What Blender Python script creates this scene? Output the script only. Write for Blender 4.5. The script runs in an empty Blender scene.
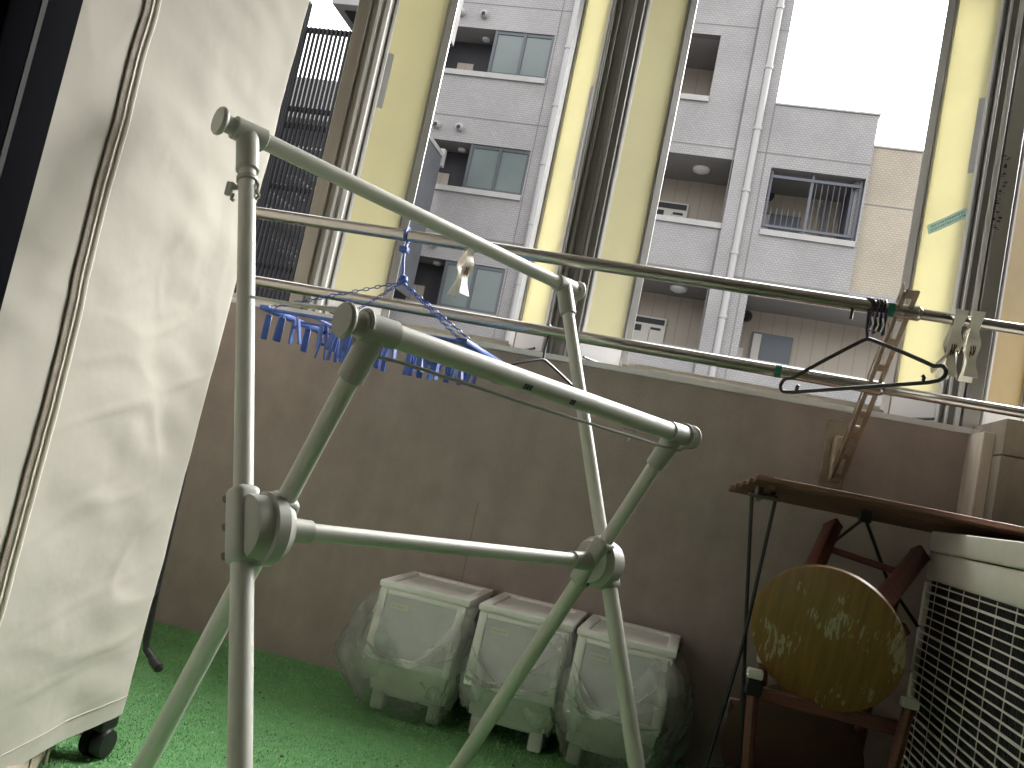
import bpy, bmesh, math, random
from mathutils import Vector, Matrix, noise
random.seed(7)
R = math.radians
sc = bpy.context.scene
col = sc.collection

# ---------------------------------------------------------------- camera
YAW, PITCH, ROLL = -0.215146669, 0.0922316841, 0.205120899
fw = Vector((math.sin(YAW)*math.cos(PITCH), math.cos(YAW)*math.cos(PITCH), math.sin(PITCH)))
rt = Vector((math.cos(YAW), -math.sin(YAW), 0)); up = rt.cross(fw)
c_, s_ = math.cos(ROLL), math.sin(ROLL)
rt2, up2 = c_*rt + s_*up, -s_*rt + c_*up
cd = bpy.data.cameras.new('camera'); cam = bpy.data.objects.new('camera', cd); col.objects.link(cam)
m = Matrix((rt2, up2, -fw)).transposed().to_4x4(); m.translation = (0, 0, .76)
cam.matrix_world = m
cd.sensor_width = 36; cd.lens = 855.84/1024*36; cd.clip_start = .05; cd.clip_end = 3000
sc.camera = cam

# ---------------------------------------------------------------- world, sun, exposure
SUN_EL, SUN_AZ = 40, 38          # overcast: soft sun behind the cloud
w = bpy.data.worlds.new('World'); sc.world = w; w.use_nodes = True
nt = w.node_tree; nt.nodes.clear()
out = nt.nodes.new('ShaderNodeOutputWorld'); bg = nt.nodes.new('ShaderNodeBackground')
sky = nt.nodes.new('ShaderNodeTexSky'); sky.sky_type = 'NISHITA'; sky.sun_disc = False
sky.sun_elevation = R(SUN_EL); sky.sun_rotation = R(SUN_AZ); sky.dust_density = 6; sky.air_density = 1.2
hs = nt.nodes.new('ShaderNodeHueSaturation'); hs.inputs['Saturation'].default_value = .06
nt.links.new(sky.outputs[0], hs.inputs['Color']); nt.links.new(hs.outputs[0], bg.inputs[0])
bg.inputs[1].default_value = .15
nt.links.new(bg.outputs[0], out.inputs[0])
sl = bpy.data.lights.new('sun', 'SUN'); sl.energy = .55; sl.angle = R(40); sl.color = (1, .97, .93)
so = bpy.data.objects.new('sun', sl); col.objects.link(so)
# direction towards the sun: azimuth measured from +Y towards +X
sd = Vector((math.sin(R(SUN_AZ))*math.cos(R(SUN_EL)), math.cos(R(SUN_AZ))*math.cos(R(SUN_EL)), math.sin(R(SUN_EL))))
so.rotation_euler = sd.to_track_quat('Z', 'Y').to_euler()
sc.view_settings.view_transform = 'Standard'; sc.view_settings.look = 'None'
sc.view_settings.exposure = 2.95; sc.view_settings.gamma = 1
sc.cycles.max_bounces = 10; sc.cycles.diffuse_bounces = 6; sc.cycles.transparent_max_bounces = 16
sc.cycles.transmission_bounces = 8; sc.cycles.glossy_bounces = 4

# ---------------------------------------------------------------- materials
def mat(name, colr, rough=.6, metal=0, var=0, vscale=4, vstretch=(1, 1, 1), bump=0, bscale=60, alpha=1, col2=None,
        spec=.5, transl=0, mottle=0):
    m = bpy.data.materials.new(name); m.use_nodes = True; n = m.node_tree.nodes; l = m.node_tree.links
    p = n['Principled BSDF']; p.inputs['Base Color'].default_value = (*colr, 1)
    p.inputs['Roughness'].default_value = rough; p.inputs['Metallic'].default_value = metal
    p.inputs['Specular IOR Level'].default_value = spec; p.inputs['Alpha'].default_value = alpha
    tc = n.new('ShaderNodeTexCoord'); mp = n.new('ShaderNodeMapping'); mp.inputs['Scale'].default_value = vstretch
    l.new(tc.outputs['Object'], mp.inputs[0])
    if var:
        no = n.new('ShaderNodeTexNoise'); no.inputs['Scale'].default_value = vscale; no.inputs['Detail'].default_value = 6
        no.inputs['Roughness'].default_value = .62
        l.new(mp.outputs[0], no.inputs[0])
        rp = n.new('ShaderNodeValToRGB'); rp.color_ramp.elements[0].position = .3; rp.color_ramp.elements[1].position = .7
        a = tuple(max(0, c*(1-var)) for c in colr) if col2 is None else col2
        b = tuple(min(1, c*(1+var)) for c in colr) if col2 is None else colr
        rp.color_ramp.elements[0].color = (*a, 1); rp.color_ramp.elements[1].color = (*b, 1)
        l.new(no.outputs[0], rp.inputs[0]); l.new(rp.outputs[0], p.inputs['Base Color'])
    if bump:
        bn = n.new('ShaderNodeTexNoise'); bn.inputs['Scale'].default_value = bscale; bn.inputs['Detail'].default_value = 4
        l.new(mp.outputs[0], bn.inputs[0])
        bp = n.new('ShaderNodeBump'); bp.inputs['Strength'].default_value = bump; bp.inputs['Distance'].default_value = .01
        l.new(bn.outputs[0], bp.inputs['Height']); l.new(bp.outputs[0], p.inputs['Normal'])
    if transl:
        tr = n.new('ShaderNodeBsdfTranslucent'); mx = n.new('ShaderNodeMixShader'); mx.inputs[0].default_value = transl
        src = p.inputs['Base Color'].links[0].from_socket if p.inputs['Base Color'].links else None
        if src: l.new(src, tr.inputs[0])
        else: tr.inputs[0].default_value = (*colr, 1)
        l.new(p.outputs[0], mx.inputs[1]); l.new(tr.outputs[0], mx.inputs[2])
        l.new(mx.outputs[0], n['Material Output'].inputs[0])
    return m

def brick_mat(name, c1, c2, mortar, bw=.1, rh=.055, ms=.006, rough=.55):
    m = bpy.data.materials.new(name); m.use_nodes = True; n = m.node_tree.nodes; l = m.node_tree.links
    p = n['Principled BSDF']; p.inputs['Roughness'].default_value = rough
    tc = n.new('ShaderNodeTexCoord'); sp = n.new('ShaderNodeSeparateXYZ'); ad = n.new('ShaderNodeMath'); ad.operation = 'ADD'
    cb = n.new('ShaderNodeCombineXYZ'); br = n.new('ShaderNodeTexBrick')
    l.new(tc.outputs['Object'], sp.inputs[0]); l.new(sp.outputs[0], ad.inputs[0]); l.new(sp.outputs[1], ad.inputs[1])
    l.new(ad.outputs[0], cb.inputs[0]); l.new(sp.outputs[2], cb.inputs[1]); l.new(cb.outputs[0], br.inputs[0])
    br.inputs['Scale'].default_value = 1; br.inputs['Brick Width'].default_value = bw; br.inputs['Row Height'].default_value = rh
    br.inputs['Mortar Size'].default_value = ms; br.inputs['Mortar Smooth'].default_value = .1; br.offset = .5
    br.inputs['Color1'].default_value = (*c1, 1); br.inputs['Color2'].default_value = (*c2, 1); br.inputs['Mortar'].default_value = (*mortar, 1)
    no = n.new('ShaderNodeTexNoise'); no.inputs['Scale'].default_value = .9; no.inputs['Detail'].default_value = 7
    l.new(tc.outputs['Object'], no.inputs[0])
    rp = n.new('ShaderNodeMapRange'); rp.inputs[1].default_value = .3; rp.inputs[2].default_value = .7; rp.inputs[3].default_value = .84; rp.inputs[4].default_value = 1.08
    l.new(no.outputs[0], rp.inputs[0])
    mx = n.new('ShaderNodeVectorMath'); mx.operation = 'SCALE'
    l.new(br.outputs[0], mx.inputs[0]); l.new(rp.outputs[0], mx.inputs['Scale']); l.new(mx.outputs[0], p.inputs['Base Color'])
    return m

def stripe_mat(name, c1, c2, period, axis=0, width=.12, rough=.6, spec=.4):
    m = mat(name, c1, rough, spec=spec); n = m.node_tree.nodes; l = m.node_tree.links; p = n['Principled BSDF']
    tc = n.new('ShaderNodeTexCoord'); sp = n.new('ShaderNodeSeparateXYZ'); l.new(tc.outputs['Object'], sp.inputs[0])
    dv = n.new('ShaderNodeMath'); dv.operation = 'DIVIDE'; dv.inputs[1].default_value = period; l.new(sp.outputs[axis], dv.inputs[0])
    fr = n.new('ShaderNodeMath'); fr.operation = 'FRACT'; l.new(dv.outputs[0], fr.inputs[0])
    lt = n.new('ShaderNodeMath'); lt.operation = 'LESS_THAN'; lt.inputs[1].default_value = width; l.new(fr.outputs[0], lt.inputs[0])
    mx = n.new('ShaderNodeMix'); mx.data_type = 'RGBA'; mx.inputs[6].default_value = (*c1, 1); mx.inputs[7].default_value = (*c2, 1)
    l.new(lt.outputs[0], mx.inputs[0]); l.new(mx.outputs[2], p.inputs['Base Color'])
    return m

M = {}
M['turf'] = mat('turf', (.27, .56, .24), .95, var=1, vscale=38, col2=(.18, .42, .17), bump=1, bscale=420, spec=.1)
M['turf_blade'] = mat('turf_blade', (.30, .60, .27), .85, var=.22, vscale=9, spec=.15)
def wall_mat():
    m = mat('wallpaint', (.43, .37, .335), .88, var=.10, vscale=2.2, bump=.6, bscale=420, spec=.2); n = m.node_tree.nodes; l = m.node_tree.links
    p = n['Principled BSDF']; src = p.inputs['Base Color'].links[0].from_socket; tc = n.new('ShaderNodeTexCoord'); cur = src
    for st, sc_, lo, hi in (((4, 4, .5), 3, .93, 1.04), ((1, 1, 1), 330, .84, 1.12), ((1, 1, 1), 14, .93, 1.04)):
        mp = n.new('ShaderNodeMapping'); mp.inputs['Scale'].default_value = st; l.new(tc.outputs['Object'], mp.inputs[0])
        no = n.new('ShaderNodeTexNoise'); no.inputs['Scale'].default_value = sc_; no.inputs['Detail'].default_value = 5; l.new(mp.outputs[0], no.inputs[0])
        mr = n.new('ShaderNodeMapRange'); mr.inputs[1].default_value = .3; mr.inputs[2].default_value = .7; mr.inputs[3].default_value = lo; mr.inputs[4].default_value = hi
        l.new(no.outputs[0], mr.inputs[0]); vm = n.new('ShaderNodeVectorMath'); vm.operation = 'SCALE'; l.new(cur, vm.inputs[0]); l.new(mr.outputs[0], vm.inputs['Scale']); cur = vm.outputs[0]
    l.new(cur, p.inputs['Base Color']); return m
M['wallpaint'] = wall_mat()
M['slab'] = mat('slab_paint', (.82, .81, .78), .9, var=.1)
M['room'] = mat('room_paint', (.76, .74, .70), .9)
M['roomfloor'] = mat('room_floor', (.34, .25, .17), .6, var=.2, vstretch=(1, 12, 1))
M['alu'] = mat('aluminium', (.43, .43, .42), .35, .75, var=.08, vscale=8)
M['alu_taupe'] = mat('aluminium_taupe', (.33, .315, .27), .5, .3, var=.1, vscale=8, vstretch=(4, 4, .5))
M['alu_dark'] = mat('aluminium_dark', (.2, .195, .18), .45, .4, var=.12, vscale=8, vstretch=(4, 4, .5))
M['white_rail'] = mat('white_rail', (.70, .71, .72), .5, var=.05)
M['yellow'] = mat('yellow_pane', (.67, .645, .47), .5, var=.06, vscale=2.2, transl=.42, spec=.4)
M['sticker'] = mat('sticker', (.45, .46, .47), .6)
M['black_metal'] = mat('black_metal', (.015, .015, .016), .45)
M['black_frame'] = mat('black_frame', (.0025, .003, .005), .75, spec=.03)
M['grey_strip'] = mat('grey_strip', (.02, .022, .022), .7)
M['cover'] = mat('cover_fabric', (.45, .425, .37), .85, var=.05, vscale=2.5, bump=.5, bscale=5, transl=.08, spec=.12)
M['zip'] = mat('zip_tape', (.36, .31, .25), .7, var=.2, vscale=60, bump=.3, bscale=300)
M['piping'] = mat('piping', (.66, .62, .54), .6)
M['zipthread'] = mat('zip_thread', (.13, .1, .075), .7)
M['rack'] = mat('rack_tube', (.48, .485, .43), .42, var=.05, vscale=6, spec=.5)
M['rackj'] = mat('rack_joint', (.34, .345, .30), .42, var=.06, vscale=8, spec=.5)
M['steel'] = mat('stainless', (.42, .40, .37), .27, .95, var=.1, vscale=7, vstretch=(1, 14, 14))
M['bracket'] = mat('bracket', (.34, .285, .215), .42, .55, var=.2, vscale=30)
M['screw'] = mat('screw', (.16, .15, .13), .5, .7)
M['black_plastic'] = mat('black_plastic', (.012, .011, .012), .38)
M['navy'] = mat('navy_plastic', (.03, .03, .09), .35)
M['blue'] = mat('blue_plastic', (.07, .14, .43), .35, var=.25, vscale=40, transl=.2)
M['green_tape'] = mat('green_tape', (.01, .17, .1), .5)
M['ivory'] = mat('ivory_plastic', (.80, .76, .64), .45, var=.12, vscale=25)
M['white_clip'] = mat('white_clip', (.88, .86, .78), .4, var=.06, vscale=25)
M['rust'] = mat('rust', (.18, .08, .03), .8, .3, var=.4, vscale=80)
M['bin'] = mat('bin_plastic', (.88, .88, .84), .32, alpha=.98, transl=.08)
M['binlid'] = mat('bin_lid_plastic', (.92, .92, .9), .3, transl=.05)
M['bingrey'] = mat('bin_window', (.68, .68, .71), .3, var=.1, vscale=12, alpha=.85)
M['bintop'] = mat('bin_top', (.30, .25, .20), .5, var=.12, vscale=14)
M['label'] = mat('label_paper', (.66, .66, .56), .6)
M['dash'] = mat('dash_ink', (.05, .05, .06), .6)
M['wood_red'] = mat('wood_red', (.15, .052, .042), .38, var=.3, vscale=9, vstretch=(3, 3, 12))
M['plank'] = mat('plank', (.18, .095, .06), .5, var=.45, vscale=6, vstretch=(1, 14, 14), bump=.2, bscale=60)
M['plank_edge'] = mat('plank_edge', (.2, .15, .11), .7, var=.3, vscale=30)
M['felt'] = mat('felt', (.6, .6, .54), .9)
M['ac'] = mat('ac_paint', (.78, .76, .67), .42, var=.05, vscale=10)
M['ac_in'] = mat('ac_inside', (.02, .02, .022), .8)
M['ac_coil'] = mat('ac_coil', (.012, .014, .015), .7)
M['bagbeige'] = mat('bag_beige', (.32, .27, .2), .85, bump=.3, bscale=200, var=.12)
M['pillar'] = mat('pillar', (.26, .225, .175), .9, var=.22, vscale=5, vstretch=(3, 3, 1), bump=.4, bscale=90)  # pillar's front faces, their shade put into the darker colour
M['pillar_lit'] = mat('pillar_lit', (.5, .45, .38), .85, var=.15, vscale=7, vstretch=(4, 4, 1))  # pillar's lit left face, the light painted in as a paler copy
# outside
M['tile'] = brick_mat('grey_tile', (.265, .255, .25), (.235, .227, .223), (.16, .155, .155), .088, .048)
M['tiletan'] = brick_mat('tan_tile', (.335, .29, .22), (.30, .26, .197), (.21, .18, .14), .088, .048)
M['joint'] = mat('joint', (.14, .135, .13), .8)
M['cap'] = mat('coping', (0.300, 0.294, 0.282), .7, var=.08)
M['siding'] = stripe_mat('siding', (.33, .288, .238), (.24, .205, .165), .30, 0, .06)
M['soffit'] = mat('soffit', (0.252, 0.240, 0.234), .8)
M['winframe'] = mat('window_frame_dark', (.06, .068, .075), .4, .4)
M['winpane'] = mat('frosted_glass', (.06, .082, .078), .35, var=.15, vscale=.8, spec=.8)
M['darkroom'] = mat('dark_opening', (.035, .035, .04), .8)
M['pipe'] = mat('drain_pipe', (0.300, 0.294, 0.288), .5)
M['door_dark'] = mat('door_dark', (.05, .06, .075), .4)
M['door_white'] = mat('door_white', (.5, .475, .43), .6)
M['cage'] = mat('cage_metal', (.085, .09, .11), .6, .1)
M['lampglass'] = mat('lamp_dome', (.72, .72, .7), .4)
M['louvre'] = mat('louvre_metal', (.014, .014, .016), .6, .1)
M['stairgrey'] = mat('stair_grey', (.3, .3, .3), .8, var=.2)
M['concrete'] = mat('concrete', (.26, .25, .245), .85, var=.1)
M['mesh'] = mat('mesh_sheet', (.085, .088, .095), .7, var=.2, vscale=1.5)
M['asphalt'] = mat('asphalt', (.06, .06, .06), .9, var=.2)

def stool_mat():
    m = mat('worn_seat', (.20, .105, .028), .42, var=.25, vscale=5, vstretch=(14, 1, 1)); n = m.node_tree.nodes; l = m.node_tree.links
    p = n['Principled BSDF']; src = p.inputs['Base Color'].links[0].from_socket
    tc = n.new('ShaderNodeTexCoord'); mp = n.new('ShaderNodeMapping'); mp.inputs['Scale'].default_value = (120, 24, 10)
    l.new(tc.outputs['Object'], mp.inputs[0])
    a = n.new('ShaderNodeTexNoise'); a.inputs['Scale'].default_value = 1; a.inputs['Detail'].default_value = 9; a.inputs['Roughness'].default_value = .72; l.new(mp.outputs[0], a.inputs[0])
    b = n.new('ShaderNodeTexNoise'); b.inputs['Scale'].default_value = 9; b.inputs['Detail'].default_value = 2; l.new(tc.outputs['Object'], b.inputs[0])
    mu = n.new('ShaderNodeMath'); mu.operation = 'MULTIPLY'; l.new(a.outputs[0], mu.inputs[0]); l.new(b.outputs[0], mu.inputs[1])
    gt = n.new('ShaderNodeMath'); gt.operation = 'GREATER_THAN'; gt.inputs[1].default_value = .325; l.new(mu.outputs[0], gt.inputs[0])
    mx = n.new('ShaderNodeMix'); mx.data_type = 'RGBA'; l.new(gt.outputs[0], mx.inputs[0]); l.new(src, mx.inputs[6]); mx.inputs[7].default_value = (.36, .30, .19, 1)
    l.new(mx.outputs[2], p.inputs['Base Color'])
    return m
M['seat_worn'] = stool_mat()

def film_mat():
    m = bpy.data.materials.new('clear_film'); m.use_nodes = True; n = m.node_tree.nodes; l = m.node_tree.links; n.clear()
    o = n.new('ShaderNodeOutputMaterial'); t = n.new('ShaderNodeBsdfTransparent'); d = n.new('ShaderNodeBsdfDiffuse'); tr = n.new('ShaderNodeBsdfTranslucent')
    g = n.new('ShaderNodeBsdfGlossy'); g.inputs['Roughness'].default_value = .22
    d.inputs[0].default_value = (.95, .96, .94, 1); tr.inputs[0].default_value = (.95, .96, .94, 1)
    tc = n.new('ShaderNodeTexCoord'); no = n.new('ShaderNodeTexNoise'); no.inputs['Scale'].default_value = 9; no.inputs['Detail'].default_value = 5
    l.new(tc.outputs['Object'], no.inputs[0])
    mr = n.new('ShaderNodeMapRange'); mr.inputs[1].default_value = .35; mr.inputs[2].default_value = .7; mr.inputs[3].default_value = .10; mr.inputs[4].default_value = .42
    l.new(no.outputs[0], mr.inputs[0])
    bp = n.new('ShaderNodeBump'); bp.inputs['Strength'].default_value = .35; bp.inputs['Distance'].default_value = .01; l.new(no.outputs[0], bp.inputs['Height'])
    for q in (d, g): l.new(bp.outputs[0], q.inputs['Normal'])
    a = n.new('ShaderNodeMixShader'); a.inputs[0].default_value = .15; l.new(d.outputs[0], a.inputs[1]); l.new(tr.outputs[0], a.inputs[2])
    b = n.new('ShaderNodeMixShader'); l.new(mr.outputs[0], b.inputs[0]); l.new(t.outputs[0], b.inputs[1]); l.new(a.outputs[0], b.inputs[2])
    f = n.new('ShaderNodeFresnel'); f.inputs[0].default_value = 1.45
    c = n.new('ShaderNodeMixShader'); l.new(f.outputs[0], c.inputs[0]); l.new(b.outputs[0], c.inputs[1]); l.new(g.outputs[0], c.inputs[2])
    l.new(c.outputs[0], o.inputs[0])
    return m
M['film'] = film_mat()

# ---------------------------------------------------------------- mesh helpers
class MB:
    def __init__(s): s.v = []; s.f = []; s.sm = []; s.mi = []; s.cur = 0
    def add(s, vs, fs, smooth=False):
        o = len(s.v); s.v += [Vector(p) for p in vs]
        for f in fs: s.f.append([i+o for i in f]); s.sm.append(smooth); s.mi.append(s.cur)
        return s
    def box(s, a, b, X=None):
        (x0, y0, z0), (x1, y1, z1) = [tuple(min(p, q) for p, q in zip(a, b)), tuple(max(p, q) for p, q in zip(a, b))]
        vs = [Vector(p) for p in ((x0,y0,z0),(x1,y0,z0),(x1,y1,z0),(x0,y1,z0),(x0,y0,z1),(x1,y0,z1),(x1,y1,z1),(x0,y1,z1))]
        if X is not None: vs = [X @ p for p in vs]
        return s.add(vs, [(0,3,2,1),(4,5,6,7),(0,1,5,4),(1,2,6,5),(2,3,7,6),(3,0,4,7)])
    def bbox(s, a, b, bev=.004, seg=2, X=None):
        bm = bmesh.new(); a = Vector(a); b = Vector(b)
        bmesh.ops.create_cube(bm, size=1)
        for v in bm.verts: v.co = Vector(((a[i]+b[i])/2 + v.co[i]*abs(b[i]-a[i]) for i in range(3)))
        bmesh.ops.bevel(bm, geom=bm.edges[:], offset=bev, segments=seg, affect='EDGES', profile=.5)
        bm.verts.ensure_lookup_table()
        vs = [(X @ v.co if X is not None else v.co.copy()) for v in bm.verts]
        fs = [[v.index for v in f.verts] for f in bm.faces]; bm.free()
        return s.add(vs, fs, True)
    def tube(s, pts, r, n=12, closed=False, caps=True):
        pts = [Vector(p) for p in pts]; N = len(pts); rr = r if isinstance(r, (list, tuple)) else [r]*N
        rings = []; prev = None
        for i, p in enumerate(pts):
            if closed: t = pts[(i+1) % N] - pts[i-1]
            else: t = pts[min(i+1, N-1)] - pts[max(i-1, 0)]
            t.normalize()
            if prev is None:
                a = Vector((0,0,1)) if abs(t.z) < .9 else Vector((1,0,0)); u = t.cross(a).normalized()
            else: u = (prev - t*prev.dot(t)).normalized()
            prev = u; v = t.cross(u)
            rings.append([p + (u*math.cos(2*math.pi*k/n) + v*math.sin(2*math.pi*k/n))*rr[i] for k in range(n)])
        o = [q for rg in rings for q in rg]; fs = []
        for i in range(N if closed else N-1):
            j = (i+1) % N
            for k in range(n): fs.append((i*n+k, i*n+(k+1) % n, j*n+(k+1) % n, j*n+k))
        if caps and not closed: fs.append(tuple(range(n))[::-1]); fs.append(tuple((N-1)*n+k for k in range(n)))
        return s.add(o, fs, True)
    def cyl(s, a, b, r, n=20): return s.tube([a, b], r, n)
    def lathe(s, a, ax, prof, n=28):
        """prof: list of (distance along axis, radius)"""
        ax = Vector(ax).normalized(); a = Vector(a)
        h = Vector((0,0,1)) if abs(ax.z) < .9 else Vector((1,0,0)); u = ax.cross(h).normalized(); v = ax.cross(u); o = []; fs = []
        for d, r in prof: o += [a + ax*d + (u*math.cos(2*math.pi*k/n) + v*math.sin(2*math.pi*k/n))*max(r, .0004) for k in range(n)]
        N = len(prof)
        for i in range(N-1):
            for k in range(n): fs.append((i*n+k, i*n+(k+1) % n, (i+1)*n+(k+1) % n, (i+1)*n+k))
        fs.append(tuple(range(n))[::-1]); fs.append(tuple((N-1)*n+k for k in range(n)))
        return s.add(o, fs, True)
    def quad(s, *p): return s.add(p, [tuple(range(len(p)))])
    def build(s, name, mt, parent=None):
        me = bpy.data.meshes.new(name)
        off = Vector(parent['_b']) if parent is not None and '_b' in parent else Vector((0,0,0))
        me.from_pydata([tuple(p-off) for p in s.v], [], s.f)
        for k in (mt if isinstance(mt, list) else [mt]): me.materials.append(M[k])
        for p, q, i in zip(me.polygons, s.sm, s.mi): p.use_smooth = q; p.material_index = i
        bm = bmesh.new(); bm.from_mesh(me); bmesh.ops.recalc_face_normals(bm, faces=bm.faces)
        for e in bm.edges:
            if len(e.link_faces) == 2 and e.calc_face_angle(0) > .7: e.smooth = False
        bm.to_mesh(me); bm.free()
        o = bpy.data.objects.new(name, me); col.objects.link(o)
        if parent is not None:
            o.parent = parent
            if '_b' in parent: o['_b'] = parent['_b']
        return o

def tag(o, label=None, cat=None, group=None, kind=None):
    if label: o['label'] = label
    if cat: o['category'] = cat
    if group: o['group'] = group
    if kind: o['kind'] = kind
    return o
def thing(name, label, cat, base=(0,0,0), group=None):
    o = bpy.data.objects.new(name, None); col.objects.link(o); o.location = base; o['_b'] = tuple(base)
    o.empty_display_size = .1
    return tag(o, label, cat, group)
def dup(o, parent=None):
    c = o.copy(); col.objects.link(c)
    if parent is not None: c.parent = parent
    for ch in list(o.children): dup(ch, c)
    return c
def struct(name, mb, mt): return tag(mb.build(name, mt), kind='structure')
def V3(*a): return Vector(a)
def lerp(a, b, t): return a + (b-a)*t
def arc(c, u, v, r, a0, a1, n=10):
    return [Vector(c) + (Vector(u)*math.cos(a0+(a1-a0)*i/n) + Vector(v)*math.sin(a0+(a1-a0)*i/n))*r for i in range(n+1)]

def wall_holes(mb, x0, x1, z0, z1, y0, y1, holes):
    xs = sorted({x0, x1, *[h for H in holes for h in (H[0], H[1])]}); zs = sorted({z0, z1, *[h for H in holes for h in (H[2], H[3])]})
    xs = [x for x in xs if x0 <= x <= x1]; zs = [z for z in zs if z0 <= z <= z1]
    def solid(i, j):
        if i < 0 or j < 0 or i >= len(xs)-1 or j >= len(zs)-1: return False
        cx, cz = (xs[i]+xs[i+1])/2, (zs[j]+zs[j+1])/2
        return not any(h[0] < cx < h[1] and h[2] < cz < h[3] for h in holes)
    for i in range(len(xs)-1):
        for j in range(len(zs)-1):
            if not solid(i, j): continue
            a, b, c, d = xs[i], xs[i+1], zs[j], zs[j+1]
            mb.quad((a,y0,c),(b,y0,c),(b,y0,d),(a,y0,d)); mb.quad((a,y1,c),(a,y1,d),(b,y1,d),(b,y1,c))
            if not solid(i-1, j): mb.quad((a,y0,c),(a,y0,d),(a,y1,d),(a,y1,c))
            if not solid(i+1, j): mb.quad((b,y0,c),(b,y1,c),(b,y1,d),(b,y0,d))
            if not solid(i, j-1): mb.quad((a,y0,c),(a,y1,c),(b,y1,c),(b,y0,c))
            if not solid(i, j+1): mb.quad((a,y0,d),(b,y0,d),(b,y1,d),(a,y1,d))
    return mb

# ================================================================ SETTING
XL, XR, YD, YW, ZC = -2.05, 1.75, .52, 2.7, 2.74
struct('ground', MB().quad((-1500,-1500,-6),(1500,-1500,-6),(1500,1500,-6),(-1500,1500,-6)), 'asphalt')
struct('balcony_floor', MB().box((XL,YD,-.18),(XR,YW,-.012)), 'concrete')
struct('ceiling', MB().box((XL-.2,YD-.2,ZC),(XR+.2,3.0,ZC+.2)), 'slab')
# turf: a base sheet and short blades
tf = MB().box((XL+.01,YD+.1,-.012),(XR-.01,YW-.004,0))
turf = tf.build('turf', 'turf'); tag(turf, 'short bright green artificial turf laid over the balcony floor', 'turf', kind='stuff')
bl = MB(); rnd = random.Random(3)
for i in range(60000):
    # only the strip of floor between rack, cover, bins and parapet needs its pile
    x = rnd.uniform(-1.6, .75); y = rnd.uniform(1.25, 2.69)
    a = rnd.uniform(0, 6.283); h = rnd.uniform(.003, .0075); t = rnd.uniform(-.005, .005); q = rnd.uniform(-.005, .005); ww = .0016
    dx, dy = math.cos(a)*ww, math.sin(a)*ww
    bl.v += [Vector((x-dx, y-dy, 0)), Vector((x+dx, y+dy, 0)), Vector((x+t, y+q, h))]
    bl.f.append([3*i, 3*i+1, 3*i+2]); bl.sm.append(False); bl.mi.append(0)
me = bpy.data.meshes.new('turf_pile'); me.from_pydata([tuple(v) for v in bl.v], [], bl.f); me.materials.append(M['turf_blade'])
o = bpy.data.objects.new('turf_pile', me); col.objects.link(o); o.parent = turf; o['kind'] = 'stuff'

db_ = MB(); rnd = random.Random(8)
for i in range(170):
    x = rnd.uniform(-1.3, .7); y = rnd.uniform(1.3, 2.68); h = rnd.uniform(.0012, .0035); a = rnd.uniform(0, 3)
    db_.cur = 0 if rnd.random() < .65 else 1
    db_.box((-h*rnd.uniform(.6,2),-h*.6,0),(h,h*.6,h*.8), Matrix.Translation((x,y,.004)) @ Matrix.Rotation(a,4,'Z') @ Matrix.Rotation(.4,4,'X'))
o = db_.build('turf_debris', ['zipthread', 'felt'], turf); o['kind'] = 'stuff'
pw = thing('parapet_wall', 'taupe painted balcony parapet wall with a pale metal edge along its top', 'wall', (0, YW, 0))
MB().box((XL,YW,-.18),(XR,2.975,1.128)).build('wall', 'wallpaint', pw)
MB().box((XL,YW-.012,1.117),(XR,YW+.03,1.134)).build('edge_trim', 'white_rail', pw)
MB().box((XL,2.90,1.128),(XR,2.965,1.172)).box((XL,2.93,1.172),(XR,2.965,1.186)).build('outer_rail', 'alu_taupe', pw)
s = MB()                      # hairline joints in the plaster
for x in (-.62,): s.box((x-.0007,YW-.0006,0),(x+.0007,YW+.01,.62))
s.build('plaster_joint', 'zipthread', pw)

ew = thing('end_wall', 'beige end wall closing the balcony on the right behind the air conditioner', 'wall', (XR, 1.6, 0))
MB().box((XR,YD,-.18),(XR+.12,2.98,ZC)).build('wall', 'wallpaint', ew)
ew = thing('end_wall', 'beige end wall closing the balcony on the left behind the fabric cover', 'wall', (XL, 1.6, 0))
MB().box((XL-.12,YD,-.18),(XL,2.98,ZC)).build('wall', 'wallpaint', ew)
hd = thing('window_header', 'pale header beam above the balcony windows', 'beam', (0, 2.8, 2.62))
MB().box((XL,2.72,2.66),(XR,2.95,ZC)).build('beam', 'alu', hd)

# corner pillar at the right
pl = thing('corner_pillar', 'stained beige masonry pillar at the right end of the parapet', 'pillar', (.95, 2.62, 0))
MB().bbox((.772,2.56,-.01),(1.5,YW-.002,1.115), .004).build('shaft', 'pillar_lit', pl)
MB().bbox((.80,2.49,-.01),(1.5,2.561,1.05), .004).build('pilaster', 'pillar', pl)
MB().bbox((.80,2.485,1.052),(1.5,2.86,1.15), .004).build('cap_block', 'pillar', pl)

# apartment room the camera stands in
rm = thing('room_wall', 'dark inner walls of the room the balcony door opens from', 'wall', (0, 0, 0))
s = MB(); wall_holes(s, -2.6, 2.6, 0, 2.74, .40, .52, [(-.64, 1.5, .0, 2.15)]); s.build('front_wall', 'room', rm)
MB().box((-2.72,-3,-.1),(-2.6,.52,2.74)).box((2.6,-3,-.1),(2.72,.52,2.74)).box((-2.72,-3.12,-.1),(2.72,-3,2.74)).build('side_wall', 'room', rm)
struct('room_ceiling', MB().box((-2.72,-3.12,2.5),(2.72,.40,2.6)), 'room')
struct('room_floor', MB().box((-2.72,-3.12,-.2),(2.72,.515,-.02)), 'roomfloor')
df = thing('balcony_door_frame', 'black aluminium sliding door frame at the left edge of the view', 'door frame', (-.6, .55, 0))
MB().bbox((-.602,.53,0),(-.566,.60,2.15), .003).build('stile', 'black_frame', df)
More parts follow.
